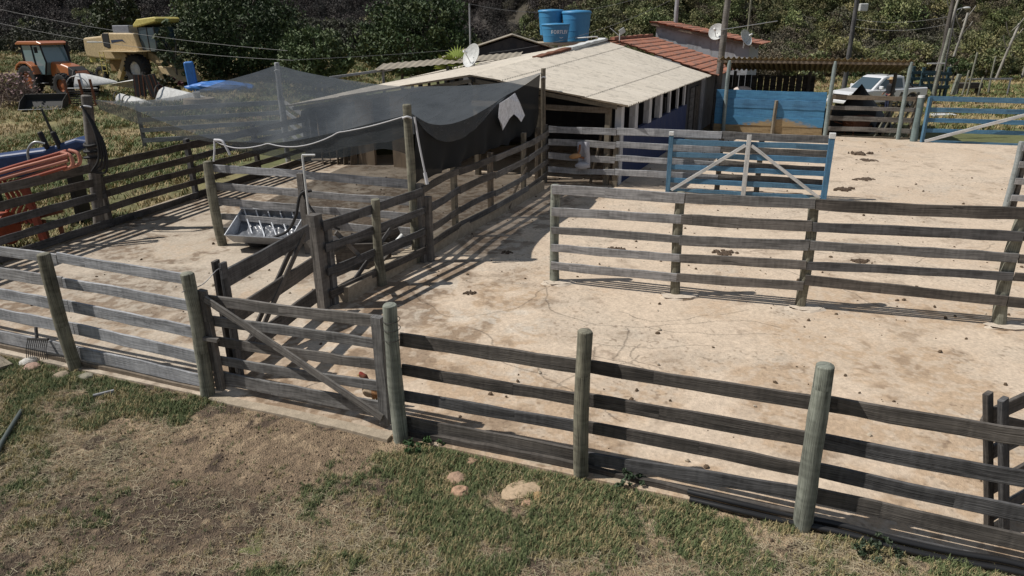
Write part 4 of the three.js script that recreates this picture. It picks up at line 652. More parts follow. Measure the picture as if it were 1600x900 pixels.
  for (let k = 0; k < 3; k++) part(lp, 'rubber_strap', new THREE.TorusGeometry(0.15, 0.035, 6, 14), M.black, [0.2 + 0.03 * k, 1.72 + 0.16 * k, 0], [1.4 + 0.2 * k, 0, 0.1]);
}

// ------------------------------------------------------------------ vehicles
function wheel(parent, at, r, w, rim, lugs = false, tyreMat = M.rubber) {    // axle along z
  const wg = new THREE.Group(); wg.name = 'wheel'; wg.position.set(...at); parent.add(wg);
  const pr = [[r * 0.55, -w * 0.42], [r * 0.8, -w * 0.5], [r * 0.93, -w * 0.46], [r, -w * 0.34], [r, w * 0.34], [r * 0.93, w * 0.46], [r * 0.8, w * 0.5], [r * 0.55, w * 0.42]].map(p => new THREE.Vector2(...p));
  let ty = new THREE.LatheGeometry(pr, 32); ty.rotateX(Math.PI / 2);
  if (lugs) { const L = [ty.toNonIndexed()]; for (let k = 0; k < 20; k++) for (const s of [-1, 1]) { const b = new THREE.BoxGeometry(r * 0.1, r * 0.09, w * 0.55).toNonIndexed(); b.rotateY(s * 0.6); b.translate(0, r * 1.01, s * w * 0.22); b.rotateZ((k + (s > 0 ? 0.5 : 0)) / 20 * Math.PI * 2); L.push(b); } ty = mergeGeometries(L.map(q => { q.deleteAttribute('uv1'); return q; })); }
  part(wg, 'tyre', ty, tyreMat);
  const rg = new THREE.LatheGeometry([[0.001, -w * 0.2], [r * 0.2, -w * 0.22], [r * 0.3, -w * 0.1], [r * 0.5, -w * 0.12], [r * 0.56, -w * 0.4], [r * 0.56, w * 0.4], [r * 0.5, w * 0.12], [r * 0.3, w * 0.1], [r * 0.2, w * 0.22], [0.001, w * 0.2]].map(p => new THREE.Vector2(...p)), 24); rg.rotateX(Math.PI / 2); part(wg, 'rim', rg, rim);
  return wg;
}
// side profile pushed out sideways; inset(y) narrows it with height
function profile(pts, w, bevel = 0.05, narrow = null) {
  const sh = new THREE.Shape(pts.map(p => new THREE.Vector2(...p))), g = new THREE.ExtrudeGeometry(sh, { depth: w - 2 * bevel, bevelEnabled: true, bevelThickness: bevel, bevelSize: bevel, bevelOffset: -bevel, bevelSegments: 3 });
  g.translate(0, 0, -(w - 2 * bevel) / 2); if (narrow) { const p = g.attributes.position; for (let i = 0; i < p.count; i++) p.setZ(i, p.getZ(i) * narrow(p.getX(i), p.getY(i))); } g.computeVertexNormals(); return g;
}
const carPaint = (r, g, b, rough = 0.35) => new THREE.MeshPhysicalMaterial({ color: new THREE.Color().setRGB(r, g, b), roughness: rough, clearcoat: 0.8, clearcoatRoughness: 0.15 });
{ // white pickup, nose to the left
  const g = thing('pickup_truck', 'white double-cab pickup truck parked behind the open shed', 'pickup truck', [19.9, 0, -39.7]); g.rotation.y = Math.PI + 0.36;
  const w = carPaint(0.72, 0.73, 0.75);
  const arch = (cx, r) => { const a = []; for (let k = 0; k <= 8; k++) { const t = Math.PI * (1 - k / 8); a.push([cx + Math.cos(t) * r * -1, 0.42 + Math.sin(t) * r]); } return a.reverse(); };
  const low = [[-2.6, 0.55], [-2.6, 1.02], [-2.55, 1.1], [0.9, 1.08], [1.2, 1.1], [2.2, 1.0], [2.52, 0.9], [2.6, 0.7], [2.58, 0.48], ...[0, 1, 2, 3, 4, 5, 6, 7, 8].map(k => [1.62 + 0.45 * Math.cos(Math.PI * k / 8), 0.42 + 0.45 * Math.sin(Math.PI * k / 8)]), ...[0, 1, 2, 3, 4, 5, 6, 7, 8].map(k => [-1.55 + 0.45 * Math.cos(Math.PI * k / 8), 0.42 + 0.45 * Math.sin(Math.PI * k / 8)])];
  part(g, 'body', profile(low, 1.82, 0.07), w);
  part(g, 'cab', profile([[-1.05, 1.05], [-0.95, 1.7], [-0.7, 1.76], [0.25, 1.76], [0.5, 1.68], [1.3, 1.06]], 1.66, 0.06, (x, y) => 1 - 0.16 * clamp((y - 1.05) / 0.7)), w);
  part(g, 'windscreen', profile([[0.56, 1.64], [0.6, 1.66], [1.26, 1.12], [1.2, 1.12]], 1.42, 0.01, (x, y) => 1 - 0.14 * clamp((y - 1.05) / 0.7)), M.glass);
  for (const s of [-1, 1]) for (const win of [[[-0.85, 1.14], [-0.78, 1.62], [-0.08, 1.65], [-0.08, 1.14]], [[0.0, 1.14], [0.0, 1.65], [0.36, 1.62], [0.98, 1.14]]]) { const ge = profile(win, 0.03, 0.008), p = ge.attributes.position; for (let i = 0; i < p.count; i++) p.setZ(i, p.getZ(i) + s * (0.835 * (1 - 0.16 * clamp((p.getY(i) - 1.05) / 0.7)))); ge.computeVertexNormals(); part(g, 'side_window', ge, M.glass); }
  for (const s of [-1, 1]) { part(g, 'mirror', rb(0.12, 0.17, 0.24, 0.04), w, [0.85, 1.2, s * 0.98]); part(g, 'headlight', rb(0.3, 0.17, 0.34, 0.05), M.dish, [2.42, 0.86, s * 0.7], [0, s * 0.25, -0.1]); part(g, 'door_handle', rb(0.2, 0.04, 0.03, 0.01), M.black, [-0.15, 0.98, s * 0.92]); wheel(g, [1.62, 0.39, s * 0.8], 0.39, 0.25, M.galv); wheel(g, [-1.55, 0.39, s * 0.8], 0.39, 0.25, M.galv); part(g, 'tail_light', rb(0.05, 0.32, 0.12, 0.02), solid(0.3, 0.01, 0.01, 0.3), [-2.6, 0.88, s * 0.82]); part(g, 'side_step', rb(1.9, 0.06, 0.16, 0.02), M.black, [0.05, 0.36, s * 0.9]); }
  part(g, 'grille', rb(0.06, 0.3, 1.0, 0.02), M.black, [2.58, 0.72, 0]); part(g, 'bumper', rb(0.18, 0.2, 1.78, 0.06), w, [2.56, 0.48, 0]);
  part(g, 'load_bed', rb(1.4, 0.02, 1.5, 0.005), M.black, [-1.85, 1.09, 0]); for (const s of [-1, 1]) part(g, 'roll_bar', tubeGeo([[-1.1, 1.08, s * 0.72], [-1.12, 1.5, s * 0.66], [-1.7, 1.12, s * 0.72]], 0.035), M.black);
  for (const s of [-1, 1]) part(g, 'roof_rail', tubeGeo([[0.2, 1.78, s * 0.6], [-0.3, 1.83, s * 0.6], [-0.85, 1.76, s * 0.6]], 0.018), M.black);
}
{ // orange tractor, nose to the right
  const y0 = terrain(-28, -44), g = thing('tractor', 'orange cab tractor with black loader bucket at the far left', 'tractor', [-26.9, y0, -44]); g.rotation.y = -0.45;
  const o = carPaint(0.40, 0.12, 0.03, 0.5), ob = worn(0.3, 0.09, 0.03, 0.6);
  for (const s of [-1, 1]) { wheel(g, [-1.2, 0.88, s * 0.85], 0.88, 0.5, ob, true); wheel(g, [1.65, 0.66, s * 0.8], 0.66, 0.4, ob, true); }
  part(g, 'chassis', profile([[-1.6, 0.6], [-1.5, 1.2], [0.2, 1.25], [2.2, 1.0], [2.2, 0.6], [0.4, 0.5]], 0.62, 0.04), M.iron);
  part(g, 'bonnet', profile([[0.15, 1.1], [0.15, 1.95], [0.9, 1.92], [1.7, 1.72], [2.35, 1.42], [2.5, 1.2], [2.4, 1.0]], 0.9, 0.12), o);
  part(g, 'grille', profile([[1.75, 1.2], [1.85, 1.68], [2.3, 1.46], [2.44, 1.22], [2.3, 1.06]], 0.94, 0.05), M.black);
  for (const s of [-1, 1]) part(g, 'fender', profile([[-2.1, 1.5], [-1.9, 1.78], [-1.5, 1.95], [-0.9, 1.95], [-0.45, 1.7], [-0.3, 1.25], [-0.42, 1.25], [-0.6, 1.6], [-0.95, 1.82], [-1.5, 1.83], [-1.85, 1.68], [-2.0, 1.46]], 0.5, 0.03).translate(0, 0, s * 0.85), o);
  part(g, 'cab_glass', profile([[-1.55, 1.5], [-1.6, 2.85], [0.15, 2.85], [0.4, 1.9], [0.1, 1.2], [-0.6, 1.2]], 1.45, 0.05), new THREE.MeshPhysicalMaterial({ color: new THREE.Color().setRGB(0.16, 0.25, 0.28), roughness: 0.12, clearcoat: 1 }));
  for (const s of [-1, 1]) for (const [a, b] of [[[-1.55, 1.5], [-1.62, 2.86]], [[-0.55, 1.1], [-0.65, 2.86]], [[0.12, 1.2], [0.42, 1.9]], [[0.42, 1.9], [0.17, 2.86]]]) part(g, 'cab_pillar', tubeGeo([[a[0], a[1], s * 0.73], [(a[0] + b[0]) / 2, (a[1] + b[1]) / 2, s * 0.74], [b[0], b[1], s * 0.73]], 0.05), M.black);
  part(g, 'cab_roof', profile([[-1.95, 2.86], [-1.95, 2.96], [-1.7, 3.07], [0.1, 3.07], [0.45, 2.96], [0.45, 2.86]], 1.7, 0.06), o);
  part(g, 'exhaust', tubeGeo([[0.55, 1.8, -0.62], [0.5, 2.4, -0.66], [0.55, 3.0, -0.66]], 0.06), M.black); part(g, 'seat', rb(0.5, 0.7, 0.5, 0.1), worn(0.25, 0.2, 0.03), [-0.3, 1.7, 0]);
  for (const s of [-1, 1]) part(g, 'mirror', rb(0.06, 0.34, 0.2, 0.03), M.black, [0.1, 2.6, s * 0.98]); part(g, 'step', rb(0.4, 0.05, 0.3, 0.02), M.galv, [-0.1, 0.75, 0.78]);
}
{
  const y0 = terrain(-24.5, -39), g = thing('loader_bucket', 'black steel loader bucket lying on the ground before the tractor', 'bucket', [-24.9, y0 + 0.02, -39.2]); g.rotation.y = 0.15; g.scale.setScalar(0.85);
  part(g, 'shell', profile([[-0.02, 0], [0.95, 0], [0.95, 0.03], [0.05, 0.05], [-0.35, 0.5], [-0.3, 0.85], [-0.34, 0.87], [-0.4, 0.5]], 2.5, 0.01).rotateY(-Math.PI / 2), M.black); for (const s of [-1, 1]) part(g, 'side_plate', profile([[0, 0], [0.95, 0], [0.5, 0.5], [-0.3, 0.86], [-0.38, 0.5]], 0.03, 0.008).rotateY(-Math.PI / 2).translate(s * 1.24, 0, 0), M.iron); part(g, 'edge', rb(2.5, 0.03, 0.1, 0.01), M.galv, [0, 0.03, 0.95]);
}
{ // combine harvester
  const y0 = terrain(-24, -50), g = thing('combine_harvester', 'faded yellow combine harvester with yellow cab roof beside the big tree', 'combine harvester', [-24.3, y0, -49.5]); g.rotation.y = -0.42;
  const ye = worn(0.5, 0.385, 0.22, 0.6), yb = worn(0.56, 0.48, 0.15, 0.55);
  part(g, 'rear_hood', profile([[-4.1, 1.6], [-4.2, 2.0], [-4.15, 2.75], [-4.0, 2.82], [-2.1, 2.95], [-2.0, 1.5], [-3.0, 1.5]], 2.0, 0.12), ye);
  part(g, 'body', profile([[-2.15, 1.45], [-2.2, 3.0], [-1.9, 3.12], [0.9, 3.1], [1.15, 2.0], [0.9, 1.5]], 2.3, 0.1), ye);
  part(g, 'air_screen', profile([[-2.05, 2.3], [-2.05, 3.0], [-1.95, 3.1], [-1.4, 3.1], [-1.4, 2.2], [-1.6, 2.15]], 2.36, 0.05), M.black);
  for (const s of [-1, 1]) part(g, 'decal', profile([[-1.25, 2.5], [-1.25, 2.68], [-0.2, 2.72], [0.1, 2.48], [-0.25, 2.62]], 0.012, 0.002).translate(0, 0, s * 1.158), solid(0.03, 0.045, 0.09, 0.5)); part(g, 'stripe', rb(1.6, 0.07, 2.02, 0.01), M.white, [-3.0, 2.55, 0]);
  part(g, 'grain_tank', rb(1.5, 0.5, 2.0, 0.05), worn(0.2, 0.21, 0.24, 0.6), [-0.4, 3.32, 0]);
  part(g, 'cab', profile([[0.95, 2.0], [0.95, 3.45], [2.3, 3.45], [2.5, 2.3], [2.2, 1.95]], 1.7, 0.06), M.glass);
  for (const s of [-1, 1]) for (const x of [1.0, 1.75, 2.4]) part(g, 'cab_pillar', rb(0.07, 1.5, 0.05, 0.01), M.black, [x, 2.72, s * 0.85]);
  part(g, 'cab_roof', profile([[0.7, 3.45], [0.72, 3.62], [1.1, 3.92], [2.7, 4.05], [2.85, 3.95], [2.75, 3.75], [1.0, 3.45]], 1.9, 0.07), yb);
  part(g, 'platform', rb(3.4, 0.06, 1.1, 0.02), ye, [0.2, 2.0, 1.45]); part(g, 'side_shield', profile([[-2.5, 1.95], [-0.4, 2.15], [1.0, 2.05], [1.0, 1.95]], 0.06, 0.01).translate(0, 0, 1.5), ye);
  part(g, 'elevator', rb(0.3, 1.9, 0.3, 0.03), ye, [-0.5, 1.05, 1.2], [0, 0, -0.6]); part(g, 'straw_walker', rb(1.8, 0.8, 1.7, 0.05), worn(0.22, 0.14, 0.06, 0.8), [-1.3, 1.1, 0]);
  for (const s of [-1, 1]) { wheel(g, [0.9, 0.9, s * 1.3], 0.9, 0.6, M.white, true); wheel(g, [-3.0, 0.5, s * 0.95], 0.5, 0.32, ye, true); }
  part(g, 'feeder_house', profile([[1.2, 1.5], [1.2, 2.1], [3.2, 1.1], [3.2, 0.5]], 1.3, 0.05), ye); part(g, 'header_end', profile([[2.5, 0.1], [2.55, 1.1], [3.2, 1.05], [3.5, 0.5], [3.7, 0.1]], 2.3, 0.04), ye);
  for (const s of [-1, 1]) part(g, 'tail_panel', rb(0.55, 0.4, 0.05, 0.02), yb, [-3.8, 1.45, s * 0.8]);
  const ld = new THREE.Group(); ld.name = 'ladder'; ld.position.set(-2.2, 0.55, 1.3); g.add(ld); for (const s of [-1, 1]) part(ld, 'side_rail', rb(0.04, 1.4, 0.04, 0.01), yb, [s * 0.2, 0.7, 0]); for (let k = 0; k < 4; k++) part(ld, 'rung', rb(0.4, 0.04, 0.04, 0.01), yb, [0, 0.2 + 0.33 * k, 0]);
}
// ------------------------------------------------------------------ scrap beside the machines
{
  const ty = (x, z) => terrain(x, z);
  const cone = (label, x, z, L, r, yaw, tilt, lift = 0) => { const g = thing('snout_panel', label, 'panel', [x, ty(x, z) + lift, z], 'pale harvester snout panels in the scrap row'); const n = 10, m = 14, pos = [], uv = [], idx = []; for (let i = 0; i <= n; i++) for (let j = 0; j <= m; j++) { const f = i / n, a = Math.PI * j / m, rr = r * (1 - f) ** 0.85 + 0.03; pos.push(f * L, Math.sin(a) * rr * 0.55 * (1 - 0.25 * Math.abs(Math.cos(a))), Math.cos(a) * rr * 1.25); uv.push(f * L, j / m); } for (let i = 0; i < n; i++) for (let j = 0; j < m; j++) { const k = i * (m + 1) + j; idx.push(k, k + 1, k + m + 1, k + 1, k + m + 2, k + m + 1); } const mm = part(g, 'shell', meshFrom(pos, uv, idx), worn(0.58, 0.58, 0.56, 0.6, 0, { side: THREE.DoubleSide })); mm.rotation.set(0.5, yaw, tilt, 'YXZ'); part(g, 'rim_frame', new THREE.TorusGeometry(r, 0.03, 6, 16, Math.PI), M.iron, [0, 0, 0], [0, yaw + Math.PI / 2, 0]); };
  cone('pale snout panel propped high at the left of the scrap row', -24.9, -42.5, 2.1, 0.6, 0.2, -0.06, 1.0); cone('white snout panel lying flat second in the scrap row', -22.3, -41.6, 1.9, 0.45, 0.05, -0.1, 0.05); cone('long pale snout panel pointing right in the scrap row', -19.9, -41.8, 3.2, 0.6, -0.1, -0.1, 0.25); cone('small white snout panel lying lowest in the scrap row', -21.4, -40.9, 1.7, 0.4, -0.25, -0.05, 0.02); cone('grey snout panel behind the dark upright panels', -22.0, -44, 2.0, 0.5, Math.PI - 0.1, 0, 0.55);
  for (let k = 0; k < 2; k++) { const g = thing('sheet_panel', k ? 'leaning dark ribbed panel, the right one of a pair in the scrap' : 'upright dark ribbed panel, the left one of a pair in the scrap', 'panel', [-21.3 + 0.75 * k, ty(-21, -42.4), -42.4]); part(g, 'sheet', rb(0.65, 1.35, 0.05, 0.01), M.iron, [0, 0.66, 0], [-0.15, 0.2, k ? 0.22 : 0]); for (let r = 0; r < 3; r++) part(g, 'rib', rb(0.05, 1.3, 0.05, 0.01), M.rust, [-0.24 + 0.24 * r, 0.66, 0.05], [-0.15, 0.2, k ? 0.22 : 0]); }
  const tf = thing('slatted_implement', 'rusty slatted farm implement with a bent hoop beside the tractor', 'farm implement', [-23.4, ty(-23.4, -40), -40.2]); for (let k = 0; k < 7; k++) part(tf, 'slat', rb(1.7, 0.05, 0.12, 0.01), k === 6 ? M.white : M.iron, [0, 0.12 + 0.13 * k, 0.1 - 0.03 * k], [0, 0.1 * (k % 3 - 1), 0.03 * (k % 2)]); for (const x of [-0.7, 0.1, 0.7]) part(tf, 'post', rb(0.1, 1.4, 0.1, 0.01), M.rust, [x, 0.7, 0.2], [0, 0, 0.05]); part(tf, 'hoop', new THREE.TorusGeometry(0.6, 0.025, 6, 24, Math.PI), M.galv, [-0.2, 0.95, 0]);
  const bx = thing('blue_barrel_pile', 'bright blue tarpaulin heap under the big tree', 'tarpaulin', [-18, ty(-18, -45), -45.5]); { const ge = new THREE.IcosahedronGeometry(1, 4), p = ge.attributes.position; for (let i = 0; i < p.count; i++) { const v = V(p.getX(i), p.getY(i), p.getZ(i)), k = 0.75 + 0.5 * fbm(v.x * 2 + 5, v.z * 2 + v.y * 2, 3); p.setXYZ(i, v.x * k * 2.1, Math.max(0, v.y * k * 0.42 + 0.2), v.z * k * 0.8); } ge.computeVertexNormals(); part(bx, 'sheet', ge, worn(0.04, 0.17, 0.5, 0.5)); part(bx, 'corner', rb(0.55, 1.5, 0.5, 0.12), worn(0.05, 0.2, 0.55, 0.5), [-1.6, 1.0, 0], [0, 0.3, 0.05]); }
  const cr = thing('concrete_ring', 'low pale concrete ring with a bucket near the tree', 'concrete ring', [-17.0, ty(-17, -40), -40]); part(cr, 'ring', new THREE.CylinderGeometry(0.8, 0.85, 0.35, 24), M.concrete, [0, 0.17, 0]); part(cr, 'bucket', new THREE.CylinderGeometry(0.2, 0.17, 0.35, 16), M.white, [-0.1, 0.5, 0]);
}
{ // blue implement and salmon pipes over the left fence
  const g = thing('pipe_implement', 'salmon-painted pipe frame implement behind the left fence', 'farm implement', [-10.9, 0, -15.2]), sal = worn(0.46, 0.19, 0.13, 0.7), red = worn(0.3, 0.07, 0.04, 0.75);
  const ends = [[0, 0], [0.12, 0.02], [0.26, -0.03], [0.0, -0.14], [0.14, -0.16], [0.3, -0.15], [0.06, -0.28], [0.22, -0.3]];
  ends.forEach(([a, b], k) => part(g, 'pipe', tubeGeo([[-1.5, 1.1 + b * 0.7 - 0.1, 1.2 + a], [0.0, 1.62 + b, 0.5 + a], [1.35 + 0.1 * (k % 3), 2.02 + b, -0.15 + a * 1.1]], 0.035, 7), k % 3 === 1 ? red : sal));
  for (const z of [-0.1, 0.18]) part(g, 'end_loop', tubeGeo([[1.35, 2.02, -0.15 + z], [1.55, 1.95, -0.12 + z], [1.56, 1.75, -0.1 + z], [1.35, 1.66, -0.1 + z]], 0.04, 7), sal);
  for (let k = 0; k < 5; k++) part(g, 'spring_tine', tubeGeo([[0.1 + 0.12 * k, 1.5, 0.35], [0.2 + 0.12 * k, 1.0, 0.3], [0.05 + 0.13 * k, 0.75, 0.3], [0.25 + 0.1 * k, 0.55, 0.3]], 0.035, 6), red);
  for (const x of [-0.5, 0.65]) part(g, 'leg', rb(0.12, 1.5, 0.12, 0.01), red, [x, 0.75, 0.3], [0, 0, 0.1]); part(g, 'drum', new THREE.CylinderGeometry(0.35, 0.35, 1.6, 18).rotateZ(Math.PI / 2), worn(0.3, 0.06, 0.025, 0.7), [-0.6, 0.5, 0.5]); part(g, 'tool_bar', rb(1.3, 0.12, 0.12, 0.01), M.rust, [0.4, 0.62, 0.1], [0, 0.3, 0.2]); for (const x of [0.6, 0.95]) part(g, 'shank', rb(0.09, 0.5, 0.05, 0.01), M.rust, [x, 0.3, 0.0]);
  const h = thing('blue_implement', 'blue machine body with black grips and a pale hose behind the salmon pipes', 'farm implement', [-11.4, 0, -17.0]), bl = worn(0.015, 0.042, 0.13, 0.5);
  part(h, 'body', profile([[-1.6, 1.1], [-1.5, 1.6], [-0.6, 1.72], [0.5, 1.85], [1.3, 2.1], [1.6, 2.05], [1.6, 1.9], [0.6, 1.55], [0, 1.2]], 0.7, 0.08), bl); for (const x of [-1.2, 0.9]) part(h, 'leg', rb(0.12, 1.2, 0.5, 0.02), M.black, [x, 0.6, 0]); for (const x of [0.55, 0.85]) part(h, 'grip', rb(0.1, 0.42, 0.12, 0.04), M.black, [x, 2.05, 0.3], [0, 0, 0.25]); part(h, 'hose', tubeGeo([[0.15, 1.5, 0.4], [0.2, 1.85, 0.4], [0.38, 2.02, 0.38], [0.6, 1.98, 0.35]], 0.03, 7), M.galv);
  const rd = thing('iron_stake', 'thin leaning iron stake standing in the left pasture', 'stake', [-15.3, 0, -24.5]); log(rd, 'shaft', V(-15.3, 0, -24.5), 1.95, 0.045, M.iron, { lean: [-0.45, 0] });
  const br = thing('brush_pile', 'pile of dry brush and pink blossom heaped before the tractor', 'brush pile', [-27.2, terrain(-27, -40), -40]); const ps = []; for (let k = 0; k < 420; k++) { const a = R() * 6.28, r = 1.5 * Math.sqrt(R()), y = (1.6 - r * 0.8) * R(), x = Math.cos(a) * r, z = Math.sin(a) * r * 0.7, b = new THREE.CylinderGeometry(0.012, 0.02, 0.5 + R() * 0.6, 4); b.rotateX(R() * 3); b.rotateY(R() * 3); b.rotateZ(R() * 3); b.translate(x, y + 0.2, z); ps.push(b); } const twigs = part(br, 'twigs', mergeGeometries(ps), worn(0.2, 0.15, 0.12, 0.9)); twigs.userData.kind = 'stuff'; const ls = []; for (let k = 0; k < 500; k++) { const b = new THREE.PlaneGeometry(0.1, 0.1); b.rotateX(R() * 3); b.rotateY(R() * 6); b.translate((R() - 0.5) * 2.4, 0.4 + R() * 1.4, (R() - 0.5) * 1.5); ls.push(b); } const lv = part(br, 'dry_leaves', mergeGeometries(ls), solid(0.3, 0.2, 0.2, 0.9, 0, { side: THREE.DoubleSide })); lv.userData.kind = 'stuff';
}
// ------------------------------------------------------------------ things in the pens
{
  const g = thing('feed_trough', 'plastic-lined feed trough standing in the left pen', 'trough', [-5.1, SLAB, -14.72]); g.rotation.y = -0.22;
  const pl = worn(0.62, 0.65, 0.7, 0.45), dk = worn(0.2, 0.21, 0.23, 0.35), out = profile([[-0.3, 0.2], [-0.42, 0.55], [-0.4, 0.56], [-0.27, 0.22], [0.27, 0.22], [0.4, 0.5], [0.42, 0.49], [0.3, 0.2]], 1.5, 0.01).rotateY(Math.PI / 2);
  const tub = new THREE.Group(); tub.name = 'lining'; tub.rotation.x = 0.55; tub.position.y = 0.14; g.add(tub);
  part(tub, 'tub', out, dk); for (const s of [-1, 1]) part(tub, 'end_sheet', profile([[-0.3, 0.2], [-0.42, 0.56], [0.42, 0.5], [0.3, 0.2]], 0.02, 0.004).rotateY(Math.PI / 2).translate(s * 0.75, 0, 0), pl); part(tub, 'rim_sheet', rb(1.5, 0.05, 0.14, 0.02), pl, [0, 0.56, -0.42]); { const ge = new THREE.PlaneGeometry(1.46, 0.95, 60, 30), p = ge.attributes.position; for (let i = 0; i < p.count; i++) { const x = p.getX(i), v = p.getY(i), a = Math.abs(v) * 2.1, y = 0.26 + 0.26 * Math.pow(a, 2.2) + 0.05 * Math.abs(Math.sin(x * 13 + v * 7 + 2 * vn(x * 4, v * 4))) + 0.04 * (fbm(x * 9, v * 9, 3) - 0.5); p.setXYZ(i, x, y, -v * 0.84); } ge.computeVertexNormals(); part(tub, 'crumpled_sheet', ge, worn(0.16, 0.17, 0.19, 0.3, 0, { side: THREE.DoubleSide })); } for (let k = 0; k < 5; k++) part(tub, 'fold', tubeGeo([[-0.65 + 0.28 * k, 0.53, -0.36], [-0.5 + 0.28 * k, 0.38, -0.1], [-0.3 + 0.28 * k, 0.33, 0.2], [-0.25 + 0.28 * k, 0.48, 0.34]], 0.016, 5), pl);
  part(g, 'foot', new THREE.TorusGeometry(0.17, 0.08, 8, 18).rotateX(Math.PI / 2), M.rubber, [-0.35, 0.1, 0.05]); part(g, 'foot', rb(0.3, 0.2, 0.3, 0.03), PAINT.white, [0.2, 0.1, 0.05]);
  const p = thing('water_pipe', 'thin pale standpipe with a bent top at the cross fence', 'pipe', [-3.98, SLAB, -13.6]); part(p, 'riser', new THREE.CylinderGeometry(0.022, 0.022, 2.15, 8), M.white, [0, 1.07, 0]); part(p, 'elbow', new THREE.CylinderGeometry(0.02, 0.02, 0.25, 8).rotateZ(Math.PI / 2), M.white, [0.12, 2.15, 0]);
  const h = thing('hose', 'black hose slung from the cross fence post down to the trough', 'hose', [-4.2, 1.0, -14.0]); wtube(h, 'hose_run', [[-4.0, 1.4, -14.05], [-4.2, 1.35, -14.0], [-4.35, 0.9, -13.95], [-4.6, 0.55, -14.1], [-5.0, 0.35, -14.3]], 0.03, M.black); wtube(h, 'hose_run', [[-4.2, 1.4, -14.05], [-4.05, 1.1, -13.95], [-3.8, 0.8, -13.9], [-3.5, 0.6, -14.0]], 0.025, M.black);
  const f = thing('plank_stack', 'heap of broken boards and white pipe behind the middle fence', 'planks', [-3.0, SLAB, -13.2]); for (let k = 0; k < 5; k++) board(f, 'plank', V(-3.6 + 0.1 * k, 0.35 + 0.06 * k, -13.0 - 0.15 * k), V(-2.2, 0.75 - 0.1 * k, -13.4 - 0.1 * k), 0.1, 0.03, pick(WOOD.dark)); for (const z of [-13.1, -13.4]) board(f, 'trestle', V(-3.4, 0.3, z), V(-2.4, 0.3, z - 0.1), 0.5, 0.05, WOOD.dark[1]); wtube(f, 'white_pipe', [[-2.5, 0.3, -12.9], [-2.1, 0.7, -13.2]], 0.05, M.white);
  const t = thing('riding_tack', 'pale cloth and brown leather tack hung over the shed fence rails', 'tack', [2.0, 0.75, -20.5]); const cloth = new THREE.PlaneGeometry(0.34, 0.75, 8, 12), cp = cloth.attributes.position; for (let i = 0; i < cp.count; i++) cp.setZ(i, 0.05 * Math.sin(cp.getX(i) * 22) + 0.03 * Math.sin(cp.getY(i) * 9)); cloth.computeVertexNormals(); part(t, 'cloth', cloth, worn(0.42, 0.42, 0.46, 0.9, 0, { side: THREE.DoubleSide }), [0.1, 0.2, 0.02], [0, -0.3, 0.05]); part(t, 'cloth_bundle', new THREE.SphereGeometry(0.2, 14, 10).scale(1.1, 0.55, 0.5), worn(0.42, 0.42, 0.45, 0.9), [0.06, -0.1, 0.08]); part(t, 'saddle_flap', new THREE.SphereGeometry(0.16, 14, 10).scale(1.1, 0.5, 0.5), worn(0.42, 0.23, 0.1, 0.7), [-0.16, 0.18, 0.1], [0, 0, 0.15]); part(t, 'strap', tubeGeo([[-0.02, 0.5, 0.05], [-0.05, 0.3, 0.08], [-0.12, 0.2, 0.1], [0.1, 0.12, 0.1]], 0.03, 6), worn(0.22, 0.09, 0.04, 0.7));
  const st = thing('prop_pole', 'slanting wooden prop leaning in the shed doorway', 'pole', [2.35, 0, -21.0]); log(st, 'shaft', V(2.35, 0, -20.9), 1.6, 0.045, WOOD.brown[0], { lean: [0.3, 0.0] });
}
